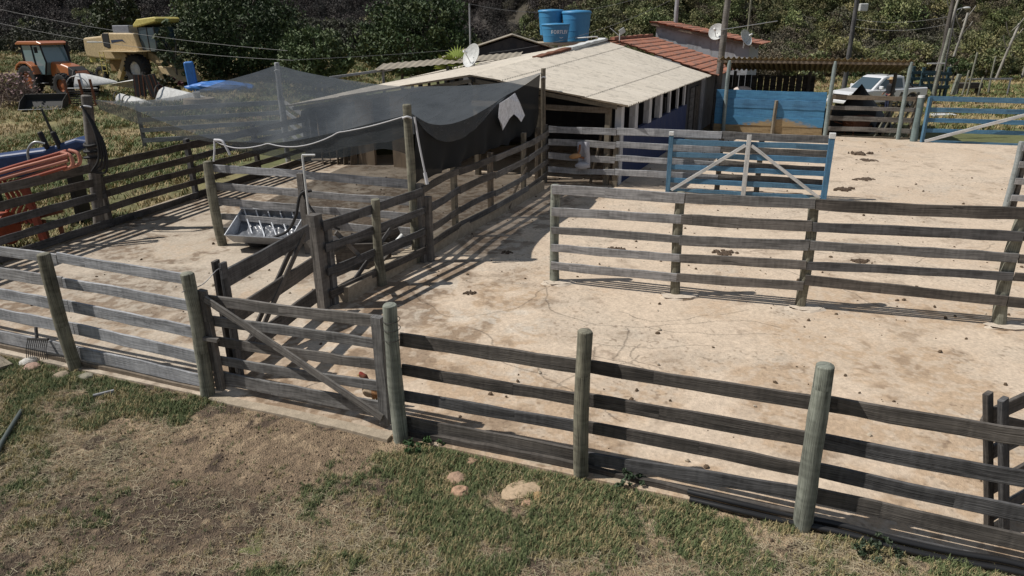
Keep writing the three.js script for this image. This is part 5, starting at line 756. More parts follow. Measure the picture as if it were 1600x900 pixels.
// manure pats and dry weed clumps on the floor
{
  const pat = (label, x, z, r, h) => { const rr = rng(Math.round(x * 97 + z * 31) & 65535), L = []; for (let k = 0; k < 26; k++) { const a = rr() * 6.28, q = r * Math.pow(rr(), 0.8), c = r * (0.1 + 0.22 * rr()) * (1.15 - q / r * 0.7), ge = new THREE.IcosahedronGeometry(1, 1), p = ge.attributes.position; for (let i = 0; i < p.count; i++) { const w = 0.75 + 0.5 * hash(Math.round(p.getX(i) * 9) + k, Math.round(p.getZ(i) * 9 + p.getY(i) * 5)); p.setXYZ(i, p.getX(i) * c * w, p.getY(i) * (h * 0.7) * w, p.getZ(i) * c * w); } ge.rotateY(rr() * 6); ge.translate(Math.cos(a) * q, h * 0.1 * rr(), Math.sin(a) * q * 0.75); ge.computeVertexNormals(); L.push(ge); } const m = single('manure_pat', mergeGeometries(L), worn(0.085, 0.058, 0.038, 0.95), label, 'manure', 'dried manure on the yard floor'); m.position.set(x, SLAB, z); };
  pat('dark manure pat highest up the yard behind the blue gate', 12.5, -25.4, 0.45, 0.1); pat('flat manure smear just below the highest pat', 12.2, -24.2, 0.4, 0.03); pat('flat brown manure pat in the middle of the far yard', 10.6, -21.1, 0.38, 0.04); pat('lumpy dark manure pat right of the blue gate stile', 9.4, -19.7, 0.36, 0.08); pat('manure pat seen between the rails of the free-standing fence', 4.4, -13.95, 0.3, 0.05); pat('small manure pat behind the third bay of the free-standing fence', 6.9, -13.3, 0.22, 0.05); pat('small dark manure pat lying in the lane shadow', -0.75, -11.75, 0.13, 0.04); pat('small manure pat further up the lane shadow', -0.1, -14.1, 0.14, 0.04); pat('manure pat under the first bay of the free-standing fence', 2.2, -14.3, 0.2, 0.04);
  const L = [], g = new THREE.IcosahedronGeometry(1, 0), r = rng(55); for (let k = 0; k < 2600; k++) { const x = -10 + r() * 24, z = -30 + r() * 26; if (fdist(x, z) > -0.2 || x - (-3.17 + (-11.18 - z) * 0.449) < -6) continue; if (fbm(x * 0.8 + 4, z * 0.8, 3) + 0.25 * r() < 0.56) continue; const s = 0.008 + 0.028 * r() ** 3; L.push({ m: new THREE.Matrix4().compose(V(x, SLAB + s * 0.3, z), new THREE.Quaternion().setFromEuler(new THREE.Euler(r() * 6, r() * 6, r() * 6)), V(s * 1.3, s * 0.7, s)), c: r() < 0.75 ? [0.1, 0.068, 0.042] : [0.42, 0.36, 0.28] }); }
  stuff('floor_crumbs', g, solid(1, 1, 1, 0.95), L, 'dung crumbs and grit scattered over the concrete floor', 'crumbs');
}
// ------------------------------------------------------------------ far yard things
{
  const g = thing('wheelbarrow', 'old red-brown wheelbarrow behind the dark plank fence', 'wheelbarrow', [14.6, 0, -30.4]); g.rotation.y = 0.4; const ge = profile([[-0.5, 0.35], [-0.65, 0.75], [0.6, 0.75], [0.35, 0.35]], 0.6, 0.04); part(g, 'tray', ge, M.rust); for (const s of [-1, 1]) { part(g, 'handle', tubeGeo([[0.5, 0.3, s * 0.12], [-0.2, 0.36, s * 0.22], [-1.0, 0.55, s * 0.28]], 0.022, 6), M.rust); part(g, 'leg', rb(0.04, 0.36, 0.04, 0.01), M.rust, [-0.4, 0.18, s * 0.22]); } wheel(g, [0.75, 0.22, 0], 0.22, 0.1, M.rust);
  const b = thing('covered_heap', 'black plastic sheet over a peaked heap before the pickup', 'plastic sheet', [15.2, 0, -31.8]); { const ge2 = new THREE.ConeGeometry(1.5, 2.0, 24, 10), p = ge2.attributes.position; for (let i = 0; i < p.count; i++) { const a = Math.atan2(p.getZ(i), p.getX(i)), k = 1 + 0.35 * (vn(Math.cos(a) * 2 + 5, Math.sin(a) * 2 + p.getY(i)) - 0.5); p.setXYZ(i, p.getX(i) * k * 1.15, p.getY(i) + 0.95, p.getZ(i) * k * 0.7); } ge2.computeVertexNormals(); part(b, 'sheet', ge2, solid(0.012, 0.012, 0.013, 0.5)); part(b, 'box', rb(2.2, 0.9, 1.0, 0.05), M.black, [-0.6, 0.45, 0.2]); }
  const k0 = thing('discarded_tyre', 'worn black tyre leaning behind the dark plank fence', 'tyre', [15.6, 0.33, -30.2]); part(k0, 'carcass', new THREE.TorusGeometry(0.26, 0.09, 10, 22), M.rubber, [0, 0, 0], [0, 0.3, 0]);
  for (let k = 0; k < 5; k++) { const s = thing('leaning_stick', ['leftmost of the sticks leaning by the plank fence end', 'second of the sticks leaning by the plank fence end', 'middle of the sticks leaning by the plank fence end', 'fourth of the sticks leaning by the plank fence end', 'rightmost of the sticks leaning by the plank fence end'][k], 'stick', [15.0 + 0.26 * k, 0, -29.6 + 0.05 * k], 'sticks leaning at the plank fence end'); log(s, 'shaft', V(15.0 + 0.26 * k, 0, -29.6 + 0.05 * k), 1.7 + 0.1 * (k % 2), 0.05, WOOD.post[k % 3], { lean: [0.45 + 0.05 * k, 0.1], bend: 0.06 }); }
  const c = thing('loading_chute', 'blue-green timber loading chute standing in the far field', 'loading chute', [25.2, 0, -43.5]), bg = woodMat(23, [0.012, 0.035, 0.05], [0.035, 0.08, 0.1], 0.5, 0.5); for (const [x, z] of [[-0.9, 0], [0.6, 0], [-0.9, -1.1], [0.6, -1.1]]) part(c, 'post', rb(0.16, 1.9, 0.16, 0.02), bg, [x, 0.95, z]); for (const z of [0.1, -1.0]) for (const y of [1.55, 1.2, 0.8]) part(c, 'rail', rb(1.8, 0.18, 0.05, 0.01), bg, [-0.15, y, z]); part(c, 'floor', rb(1.8, 0.08, 1.1, 0.01), WOOD.dark[0], [-0.15, 0.7, -0.5]); part(c, 'brace', rb(0.1, 1.6, 0.08, 0.01), bg, [-0.4, 0.8, 0.16], [0, 0, 0.5]); part(c, 'end_post', rb(0.22, 1.2, 0.22, 0.03), WOOD.post[2], [1.3, 0.9, -0.2], [0, 0, -0.15]);
  const stk = [[28.4, -46, 1.55, 0.12], [28.9, -46.3, 2.6, 0.1], [29.4, -46, 1.15, 0.1], [31.0, -47.5, 2.3, -0.02], [33.6, -47, 1.7, 0.5], [35.2, -49, 1.8, 0.05]], lab = ['short leaning stake left of the field trough', 'tall stake behind the field trough', 'short stake at the right of the field trough', 'slim upright stake right of the field trough', 'pale strongly leaning post in the far field', 'rightmost stake of the far field'];
  stk.forEach(([x, z, h, l], k) => { const s = thing('fence_stake', lab[k], 'stake', [x, 0, z], 'stakes in the far field'); log(s, 'shaft', V(x, 0, z), h, 0.06, WOOD.post[0], { lean: [l, 0] }); });
  const t = thing('field_trough', 'dark wooden trough on legs between stakes in the far field', 'trough', [29, 0, -46.6]); part(t, 'tray', rb(1.6, 0.35, 0.6, 0.04), WOOD.dark[1], [0, 0.6, 0]); for (const x of [-0.7, 0.7]) part(t, 'leg', rb(0.1, 0.45, 0.5, 0.01), WOOD.dark[0], [x, 0.22, 0]); part(t, 'rail', rb(2.8, 0.1, 0.06, 0.01), WOOD.pale[0], [1.2, 1.0, 0.2]); part(t, 'rail_post', rb(0.08, 1.0, 0.08, 0.01), WOOD.pale[0], [2.5, 0.5, 0.2]);
  const sl = thing('stone_slab', 'pale slab lying on the grass behind the far blue gate', 'slab', [21.6, 0.05, -36.2]); part(sl, 'slab_body', rb(1.1, 0.12, 0.5, 0.03), M.white); part(sl, 'dark_board', rb(1.2, 0.05, 0.3, 0.01), WOOD.dark[0], [-0.2, 0.03, -0.5]);
}
// ------------------------------------------------------------------ utility poles and wires
{
  const pole = (label, x, z, h, r, mat, lean = [0, 0]) => { const g = thing('utility_pole', label, 'utility pole', [x, 0, z]); log(g, 'shaft', V(x, terrain(x, z) - 0.1, z), h, r, mat, { r1: r * 0.75, lean, bend: 0.02 }); return g; };
  const p1 = pole('tall dark utility pole beside the blue board wall', 9.05, -32.2, 9, 0.15, WOOD.grey[1], [0.25, 0]); part(p1, 'cross_arm', new THREE.CylinderGeometry(0.02, 0.02, 2.4, 6).rotateZ(Math.PI / 2 + 0.14), M.galv, [1.1, 4.35, 0.1]);
  pole('grey pole stump rising behind the small tiled house', 9.65, -44, 8, 0.14, WOOD.pale[0]); const p3 = pole('dark utility pole with a white box above the tan shed roof', 20.9, -46, 9, 0.15, WOOD.dark[0], [0, 0]); part(p3, 'meter_box', rb(0.5, 0.45, 0.25, 0.06), M.dish, [0.35, 5.25, 0.2]);
  const p4 = pole('short pale wooden pole leaning at the end of the tan shed', 16.75, -29.3, 4.3, 0.07, WOOD.post[2], [0.35, 0]); part(p4, 'cross_piece', rb(0.7, 0.05, 0.05, 0.01), WOOD.white[0], [0.0, 2.9, 0.1]);
  pole('slim dark utility pole right of the pickup', 24.3, -42, 9, 0.13, WOOD.dark[2], [0.1, 0]); pole('thin faint pole on the slope behind the tiled house', 16.4, -52, 8, 0.09, WOOD.post[1]); pole('thin post carrying the wires by the dish and palm', -2.1, -40, 5.6, 0.05, WOOD.pale[0]); 
  const lp = thing('street_lamp', 'small white lamp head on a thin pole before the green hill', 'lamp', [26.6, 0, -44.5]); part(lp, 'pole', new THREE.CylinderGeometry(0.04, 0.06, 5.1, 8), WOOD.dark[0], [-0.5, 2.55, 0]); part(lp, 'arm', tubeGeo([[-0.5, 5.0, 0], [-0.3, 5.12, 0], [0, 5.15, 0]], 0.03, 5), M.galv); part(lp, 'lamp_head', new THREE.SphereGeometry(0.2, 14, 8).scale(1.1, 0.4, 0.6), M.dish, [0.1, 5.15, 0]);
  const w = (label, a, b, sag, mat = M.cable2, r = 0.009) => { const pts = []; for (let k = 0; k <= 12; k++) { const t = k / 12; pts.push(V(lerp(a[0], b[0], t), lerp(a[1], b[1], t) - sag * 4 * t * (1 - t), lerp(a[2], b[2], t))); } single('overhead_wire', tubeGeo(pts, r, 5, 48), mat, label, 'wire', 'overhead wires'); };
  w('upper wire descending from the far left behind the combine', [-31, 6.2, -42], [-9.5, 3.5, -32], 0.35); w('lower wire descending from the far left past the tractor', [-31.5, 5.7, -41.5], [-9, 3.15, -31], 0.5);
  w('wire passing in front of the big tree towards the dish', [-9, 3.17, -31], [-2.1, 3.3, -39.8], 0.05); w('wire swinging from the thin post past the tanks', [-2.1, 5.5, -40], [9.65, 6.6, -44], 0.9); w('lower wire from the grey gable to the right', [-1.0, 3.2, -36], [9.65, 5.9, -43.8], 0.5); w('wire between the two dark poles above the tan shed', [20.9, 4.6, -46], [24.35, 4.7, -42], 0.25); w('second wire between the dark poles', [20.9, 4.2, -46], [24.35, 4.3, -42], 0.3);
}

// ------------------------------------------------------------------ bodies from smoothly joined tapered limbs
function body(bones, lo, hi, cell, colour, k = 0.03) {
  const size = Math.max(hi[0] - lo[0], hi[1] - lo[1], hi[2] - lo[2]), n = Math.ceil(size / cell), mc = new MarchingCubes(n, M.black, false, false, 60000), c = [0, 1, 2].map(q => (lo[q] + hi[q]) / 2), half = n / 2;
  const f = mc.field; let at = 0;
  const dist = (x, y, z) => { let d = 9; for (const [a, b, ra, rb2, sq = 1] of bones) { const ax = b[0] - a[0], ay = b[1] - a[1], az = b[2] - a[2], t = clamp(((x - a[0]) * ax + (y - a[1]) * ay + (z - a[2]) * az) / (ax * ax + ay * ay + az * az + 1e-9)), e = Math.hypot(x - a[0] - ax * t, y - a[1] - ay * t, (z - a[2] - az * t) * sq) - lerp(ra, rb2, t), h = clamp(0.5 + 0.5 * (d - e) / k); d = lerp(d, e, h) - k * h * (1 - h); } return d; };
  for (let z = 0; z < n; z++) for (let y = 0; y < n; y++) for (let x = 0; x < n; x++) f[at++] = -dist(c[0] + (x - half) / half * size / 2, c[1] + (y - half) / half * size / 2, c[2] + (z - half) / half * size / 2);
  mc.isolation = 0; mc.update();
  const m = mc.count, pos = [], col = [], o = [0, 0, 0];
  for (let i = 0; i < m; i++) { const p = [0, 1, 2].map(q => mc.positionArray[i * 3 + q] * size / 2 + c[q]); pos.push(...p); colour(p[0], p[1], p[2], o); col.push(...o); }
  let g = new THREE.BufferGeometry(); g.setAttribute('position', new THREE.Float32BufferAttribute(pos, 3)); g.setAttribute('color', new THREE.Float32BufferAttribute(col, 3)); g = mergeVertices(g, 1e-4); g.computeVertexNormals(); return g;
}
{ // person by the pickup: faces left, one arm bent to the belt
  const g = thing('person', 'person in dark shirt, jeans and straw hat standing beside the pickup', 'person', [19.35, 0, -37.4]); g.rotation.y = 0.25;
  const B = [[[0, 0.95, -0.09], [0.02, 0.5, -0.1], 0.1, 0.068], [[0.02, 0.5, -0.1], [0, 0.1, -0.1], 0.064, 0.045], [[0, 0.95, 0.09], [-0.03, 0.5, 0.12], 0.1, 0.068], [[-0.03, 0.5, 0.12], [0.0, 0.1, 0.13], 0.064, 0.045], [[0, 0.05, -0.1], [-0.17, 0.035, -0.11], 0.05, 0.035], [[0, 0.05, 0.13], [-0.17, 0.035, 0.14], 0.05, 0.035],
    [[0, 0.95, 0], [0, 1.15, 0], 0.135, 0.125, 0.85], [[0, 1.15, 0], [0, 1.38, 0], 0.13, 0.14, 0.78], [[0, 1.4, -0.15], [0, 1.4, 0.15], 0.07, 0.07], [[0, 1.42, 0], [-0.01, 1.54, 0], 0.055, 0.052], [[-0.02, 1.62, 0], [-0.02, 1.68, 0], 0.09, 0.092], [[-0.09, 1.62, 0], [-0.115, 1.61, 0], 0.022, 0.018],
    [[0, 1.4, 0.19], [0.06, 1.12, 0.26], 0.056, 0.046], [[0.06, 1.12, 0.26], [-0.1, 0.98, 0.2], 0.043, 0.034], [[0, 1.4, -0.19], [0.05, 1.12, -0.25], 0.056, 0.046], [[0.05, 1.12, -0.25], [-0.16, 1.02, -0.2], 0.043, 0.034]];
  for (const [s, hx, hy] of [[1, -0.1, 0.98], [-1, -0.16, 1.02]]) { B.push([[hx, hy, s * 0.2], [hx - 0.06, hy - 0.04, s * 0.18], 0.034, 0.032]); for (let q = 0; q < 4; q++) B.push([[hx - 0.06, hy - 0.02 - 0.018 * q, s * 0.18], [hx - 0.12 - 0.01 * (q % 2), hy - 0.06 - 0.018 * q, s * 0.165], 0.012, 0.009]); B.push([[hx - 0.03, hy, s * 0.17], [hx - 0.09, hy + 0.02, s * 0.15], 0.013, 0.01]); }
  const col = (x, y, z, o) => { const skin = [0.3, 0.17, 0.11], shirt = [0.012, 0.013, 0.018], jean = [0.015, 0.022, 0.055], boot = [0.05, 0.03, 0.02], belt = [0.28, 0.06, 0.05]; const arm = Math.abs(z) > 0.14 && y < 1.05 && y > 0.8 && x < -0.02; const c = y > 1.5 ? (x > 0.035 && y > 1.6 ? [0.02, 0.014, 0.01] : skin) : arm ? skin : y > 1.0 ? shirt : y > 0.955 ? belt : y > 0.14 ? jean : boot; for (let k = 0; k < 3; k++) o[k] = c[k]; };
  part(g, 'body', body(B, [-0.95, -0.05, -0.95], [0.95, 1.85, 0.95], 0.017, col), solid(1, 1, 1, 0.8, 0, { vertexColors: true }));
  part(g, 'hat', new THREE.LatheGeometry([[0.001, 0.12], [0.07, 0.115], [0.095, 0.09], [0.105, 0.01], [0.19, 0.0], [0.2, 0.012], [0.19, -0.008], [0.09, -0.01]].map(p => new THREE.Vector2(...p)), 24), worn(0.45, 0.33, 0.19, 0.9), [-0.02, 1.71, 0], [0, 0, 0.06]);
}
{ // hen pecking about behind the gate
  const g = thing('hen', 'brown hen standing behind the front gate by the right stile', 'hen', [-1.72, SLAB, -7.85]); g.rotation.y = Math.PI - 0.3;
  const B = [[[-0.1, 0.21, 0], [0.07, 0.2, 0], 0.085, 0.095], [[-0.1, 0.23, 0], [-0.22, 0.33, 0], 0.06, 0.025, 1.3], [[0.08, 0.23, 0], [0.13, 0.37, 0], 0.062, 0.036], [[0.13, 0.37, 0], [0.17, 0.395, 0], 0.036, 0.03], [[0.18, 0.39, 0], [0.225, 0.378, 0], 0.014, 0.006], [[0.15, 0.42, 0], [0.18, 0.425, 0], 0.012, 0.014, 2.5], [[0.0, 0.13, 0.035], [0.01, 0.015, 0.04], 0.022, 0.009], [[0.0, 0.13, -0.035], [0.02, 0.015, -0.04], 0.022, 0.009], [[0.01, 0.012, 0.04], [0.06, 0.008, 0.04], 0.009, 0.006], [[0.02, 0.012, -0.04], [0.07, 0.008, -0.04], 0.009, 0.006]];
  part(g, 'body', body(B, [-0.26, -0.02, -0.25], [0.26, 0.5, 0.25], 0.008, (x, y, z, o) => { const c = y > 0.41 ? [0.22, 0.03, 0.02] : x > 0.19 ? [0.4, 0.28, 0.1] : y < 0.1 ? [0.35, 0.25, 0.1] : y > 0.28 && x > 0 ? [0.13, 0.04, 0.02] : x < -0.12 ? [0.12, 0.05, 0.025]   : x > 0 ? [0.52, 0.4, 0.28] : [0.46, 0.24, 0.11]; const f = 0.75 + 0.5 * vn(x * 70, y * 70 + z * 50); for (let k = 0; k < 3; k++) o[k] = c[k] * f; }, 0.025), solid(1, 1, 1, 0.85, 0, { vertexColors: true }));
}
// ------------------------------------------------------------------ yard details
{
  const rock = (label, x, z, r, sy, c, flat = 1) => { const ge = new THREE.IcosahedronGeometry(1, 3), p = ge.attributes.position; for (let i = 0; i < p.count; i++) { const v = V(p.getX(i), p.getY(i), p.getZ(i)), k = r * (0.7 + 0.6 * fbm(v.x * 1.6 + x * 7, v.z * 1.6 + v.y * 1.3 + z * 5, 3)); p.setXYZ(i, v.x * k, v.y * k * sy, v.z * k * flat); } ge.computeVertexNormals(); const m = single('stone', ge, worn(...c, 0.95), label, 'stone', 'stones in the front yard'); m.position.set(x, yardY(x, z) + r * sy * 0.25, z); m.rotation.y = x * 5; };
  rock('flat pale stone, the largest in the yard grass', 0.08, -6.1, 0.2, 0.18, [0.44, 0.33, 0.22], 0.7); rock('small orange stone beside the large flat one', 0.24, -5.98, 0.07, 0.6, [0.42, 0.28, 0.14]); rock('small reddish stone below the flat one', 0.14, -5.9, 0.06, 0.5, [0.38, 0.24, 0.16]);
  rock('rough reddish stone left of the flat one, upper of two', -0.6, -6.32, 0.1, 0.65, [0.34, 0.23, 0.16]); rock('rough reddish stone left of the flat one, lower of two', -0.54, -6.08, 0.1, 0.5, [0.38, 0.24, 0.16]); rock('small brown stone in the grass by the gatepost', -0.45, -6.62, 0.07, 0.5, [0.3, 0.2, 0.13]); rock('white stone by the rake at the left fence', -6.9, -9.15, 0.12, 0.6, [0.5, 0.48, 0.44]); rock('pinkish stone under the left fence', -6.75, -8.98, 0.11, 0.55, [0.36, 0.24, 0.19]); rock('brown stone in the grass below the left post', -6.2, -8.75, 0.1, 0.5, [0.27, 0.22, 0.16]); rock('grey stone beside the left post foot', -5.85, -8.72, 0.1, 0.45, [0.28, 0.26, 0.2]);
  const g = thing('garden_rake', 'rusty iron rake head propped against the left front fence', 'rake', [-6.72, 0.05, -9.08]); g.rotation.set(-0.35, -0.36, 0); part(g, 'handle', new THREE.CylinderGeometry(0.022, 0.024, 0.16, 8), WOOD.dark[0], [-0.03, 0.43, 0], [0, 0, 0.12]); part(g, 'head_bar', rb(0.42, 0.035, 0.03, 0.008), M.iron, [0, 0.34, 0]); for (let k = 0; k < 11; k++) part(g, 'tine', tubeGeo([[-0.2 + 0.04 * k, 0.34, 0], [-0.2 + 0.04 * k, 0.2, 0.03], [-0.2 + 0.042 * k, 0.06, 0.02]], 0.006, 5), M.iron);
  const h = thing('hose', 'short grey-green hose length curving over the dry grass at the far left', 'hose', [-5.9, 0, -7.1]); wtube(h, 'hose_run', [[-6.1, 0.05, -7.75], [-5.98, 0.06, -7.4], [-5.85, 0.05, -7.0], [-5.75, 0.05, -6.75], [-5.75, 0.04, -6.6]], 0.026, solid(0.07, 0.085, 0.08, 0.6), 8, 40);
  const pb = thing('old_plank', 'worn plank lying at the foot of the fence by the left edge', 'plank', [-7.3, 0, -9.1]); board(pb, 'plank_body', V(-7.55, 0.05, -9.3), V(-7.1, 0.06, -8.95), 0.03, 0.2, WOOD.brown[1]);
  const st = thing('stick', 'short pale stick lying in the grass left of the gate', 'stick', [-5.3, 0.03, -8.1]); board(st, 'stick_body', V(-5.42, 0.05, -8.12), V(-5.2, 0.06, -8.22), 0.03, 0.03, WOOD.pale[0]);
}
{
  const mk = (label, o, y) => { const g = thing('plastic_pipe', label, 'pipe', [1.7, 0, -5.8]), p = []; for (let k = 0; k <= 10; k++) { const t = k / 10, x = lerp(1.75, 6.0, t), z = -6.35 + (x - 0.71) * 0.4155 + o + 0.02 * Math.sin(k * 1.9); p.push(V(x, y + 0.012 * Math.sin(k * 2.3), z)); } wtube(g, 'pipe_run', p, 0.032, solid(0.018, 0.018, 0.019, 0.35), 8, 60); };
  mk('black plastic pipe lying at the foot of the right front fence, outer one', 0.03, 0.05); mk('black plastic pipe lying at the foot of the right front fence, inner one', -0.06, 0.075);
}
// ------------------------------------------------------------------ grass, straw
const tuftGeo = (seed, n, h, spread, wd) => { const r = rng(seed), pos = [], uv = [], idx = []; for (let k = 0; k < n; k++) { const a = r() * 6.28, d = spread * 0.5 * r(), x = Math.cos(a) * d, z = Math.sin(a) * d, b = r() * 6.28, ln = h * (0.5 + 0.7 * r()), ox = Math.cos(b) * ln * (0.3 + 0.7 * r()), oz = Math.sin(b) * ln * (0.3 + 0.7 * r()), tx = -Math.sin(b) * wd, tz = Math.cos(b) * wd, i = pos.length / 3; pos.push(x - tx, 0, z - tz, x + tx, 0, z + tz, x + ox * 0.4 - tx * 0.8, ln * 0.65, z + oz * 0.4 - tz * 0.8, x + ox * 0.4 + tx * 0.8, ln * 0.65, z + oz * 0.4 + tz * 0.8, x + ox, ln, z + oz); for (let q = 0; q < 5; q++) uv.push(0, 0); idx.push(i, i + 1, i + 2, i + 1, i + 3, i + 2, i + 2, i + 3, i + 4); } return meshFrom(pos, uv, idx); };
const leafMat = solid(1, 1, 1, 0.75, 0, { side: THREE.DoubleSide });
{
  const r = rng(321), A = [], S = [], q = new THREE.Quaternion(), up = V(0, 1, 0);
  for (let k = 0; k < 420000 && A.length < 90000; k++) {
    const x = -9 + r() * 16, z = -10.6 + r() * 7.2; if (fdist(x, z) < 0.06 || fdist(x, z) > 4.5) continue; const g = yardGrass(x, z); if (r() > g * g * 0.85 + 0.03 * (1 - blob(x, z, -2.5, -6.95, 1.1, 0.7))) continue;
    const dry = 0.22 + 0.78 * sst(0.38, 0.6, fbm(x * 2.7 + 8, z * 2.7, 3)) * (1 - 0.6 * sst(0.7, 1, g)), t = r(), s = (0.55 + 0.8 * r()) * lerp(0.75, 1.25, g), c = r() < dry * 0.75 ? [0.3 + 0.14 * t, 0.25 + 0.11 * t, 0.13 + 0.06 * t] : [0.085 + 0.1 * t, 0.118 + 0.095 * t, 0.045 + 0.045 * t];
    A.push({ m: new THREE.Matrix4().compose(V(x, yardY(x, z) - 0.006, z), q.setFromAxisAngle(up, r() * 6.28).clone(), V(s, s * (0.7 + 0.5 * r()), s)), c });
  }
  stuff('grass', tuftGeo(5, 8, 0.042, 0.075, 0.0026), leafMat, A, 'short patchy green and dry grass of the front yard', 'grass');
  const sg = mergeGeometries([0, 1, 2].map(k => { const b = new THREE.BoxGeometry(0.085, 0.0025, 0.0028); b.rotateZ((k - 1) * 0.15); b.rotateY(k * 1.1); b.translate(k * 0.03 - 0.03, 0.004, k * 0.02); return b; }));
  for (let k = 0; k < 120000 && S.length < 11000; k++) { const x = -9 + r() * 16, z = -10.6 + r() * 7.2; if (fdist(x, z) < 0.1 || fdist(x, z) > 4.5) continue; if (r() > yardStraw(x, z) ** 2 * 1.2) continue; const t = r(), s = 0.25 + 1.3 * r() ** 3; S.push({ m: new THREE.Matrix4().compose(V(x, yardY(x, z) + 0.006 + 0.012 * r(), z), new THREE.Quaternion().setFromEuler(new THREE.Euler((r() - 0.5) * 0.6, r() * 6.28, (r() - 0.5) * 0.5)), V(s, 1, 1)), c: [0.26 + 0.26 * t, 0.215 + 0.235 * t, 0.14 + 0.17 * t] }); }
  stuff('straw', sg, solid(1, 1, 1, 0.9), S, 'dry straw litter strewn over the front yard', 'straw');
  const C = []; for (let k = 0; k < 30000 && C.length < 9000; k++) { const x = -9 + r() * 16, z = -10.6 + r() * 7.2; if (fdist(x, z) < 0.05 || fdist(x, z) > 4.5) continue; if (r() > 1.1 - yardGrass(x, z)) continue; const s = 0.003 + 0.013 * r() ** 4, t = r(); C.push({ m: new THREE.Matrix4().compose(V(x, yardY(x, z) + s * 0.4, z), new THREE.Quaternion().setFromEuler(new THREE.Euler(r() * 6, r() * 6, r() * 6)), V(s * 1.3, s * 0.8, s)), c: r() < 0.25 ? [0.12, 0.085, 0.058] : [0.2 + 0.15 * t, 0.15 + 0.11 * t, 0.1 + 0.07 * t] }); }
  stuff('soil_crumbs', new THREE.IcosahedronGeometry(1, 0), solid(1, 1, 1, 1), C, 'small clods and crumbs of earth in the front yard', 'soil');
  // pasture left and behind, and the far field on the right
  const F = [];
  for (let k = 0; k < 300000 && F.length < 52000; k++) {
    const rt = r() < 0.3, z = rt ? -31 - r() * 30 : -11 - Math.pow(r(), 1.25) * 62, x = rt ? 9 + r() * 42 : -9.2 + (z + 16) * 0.02 - r() * Math.min(46, -z * 1.05);
    if (!rt && x > -11.3 + (-11 - z) * 0.3) continue; if (rt && x < 17 && z > -37) continue;
    const g = fbm(x * 0.35 + 30, z * 0.35 + 7, 4) + 0.25 * (fbm(x * 1.5, z * 1.5, 3) - 0.5), green = sst(0.42, 0.62, g); if (r() > 0.18 + 0.8 * green) continue;
    const t = r(), s = (1.0 + 1.2 * r()) * (1 + Math.max(0, -z - 20) * 0.016), c = r() < 0.62 * green + 0.1 ? [0.085 + 0.06 * t, 0.12 + 0.05 * t, 0.035 + 0.015 * t] : [0.27 + 0.1 * t, 0.215 + 0.07 * t, 0.1 + 0.04 * t];
    F.push({ m: new THREE.Matrix4().compose(V(x, terrain(x, z) - 0.03, z), q.setFromAxisAngle(up, r() * 6.28).clone(), V(s * 1.5, s, s * 1.5)), c });
  }
  stuff('pasture_grass', tuftGeo(8, 7, 0.085, 0.22, 0.006), leafMat, F, 'green and straw-coloured pasture grass around the corral', 'grass');
}
// ------------------------------------------------------------------ trees
function crownGeo(seed, rad, clumps, leaves, size, tones, { clumpR = 0.22, flat = 0.85, low = -0.75 } = {}) {
  const r = rng(seed), pos = [], col = [], uv = [], idx = [];
  for (let k = 0; k < clumps; k++) {
    let a, b, c; do { a = r() * 2 - 1; b = r() * 2 - 1; c = r() * 2 - 1; } while (a * a + b * b + c * c > 1 || b < low || a * a + b * b + c * c < 0.12 * r());
    const l = Math.hypot(a, b, c), out = Math.pow(l, 0.5) / Math.max(l, 0.01) * (0.72 + 0.34 * r()), cx = a * out * rad[0], cy = b * out * rad[1], cz = c * out * rad[2], cr = clumpR * Math.min(...rad) * (0.6 + 0.9 * r()), tone = tones[Math.floor(r() * tones.length)], tk = 0.75 + 0.5 * r();
    for (let q = 0; q < leaves; q++) {
      const u = r() * 2 - 1, th = r() * 6.28, w = Math.sqrt(1 - u * u), d = cr * (0.55 + 0.5 * r()), x = cx + d * w * Math.cos(th), y = cy + d * u * flat, z = cz + d * w * Math.sin(th), s = size * (0.6 + 0.8 * r()), e = V(r() - 0.5, r() - 0.5, r() - 0.5).normalize(), f = V(r() - 0.5, (r() - 0.5) * 0.7, r() - 0.5).cross(e).normalize(), i = pos.length / 3, g = 0.75 + 0.5 * r();
      pos.push(x - e.x * s, y - e.y * s, z - e.z * s, x + f.x * s * 0.42, y + f.y * s * 0.42, z + f.z * s * 0.42, x + e.x * s, y + e.y * s, z + e.z * s, x - f.x * s * 0.42, y - f.y * s * 0.42, z - f.z * s * 0.42);
      for (let p = 0; p < 4; p++) { col.push(tone[0] * tk * g, tone[1] * tk * g, tone[2] * tk * g); uv.push(0, 0); } idx.push(i, i + 1, i + 2, i, i + 2, i + 3);
    }
  }
  const g = meshFrom(pos, uv, idx); g.setAttribute('color', new THREE.Float32BufferAttribute(col, 3)); return g;
}
const crownMat = new THREE.MeshStandardMaterial({ vertexColors: true, roughness: 0.7, side: THREE.DoubleSide });
const BARK = woodMat(30, [0.05, 0.042, 0.035], [0.16, 0.14, 0.12], 0.5, 0.6, 0.95), PALEBARK = woodMat(31, [0.2, 0.19, 0.17], [0.42, 0.4, 0.36], 0.4, 0.5, 0.95);
const GREEN = [[0.028, 0.055, 0.014], [0.035, 0.065, 0.018], [0.045, 0.075, 0.02], [0.06, 0.085, 0.025]];
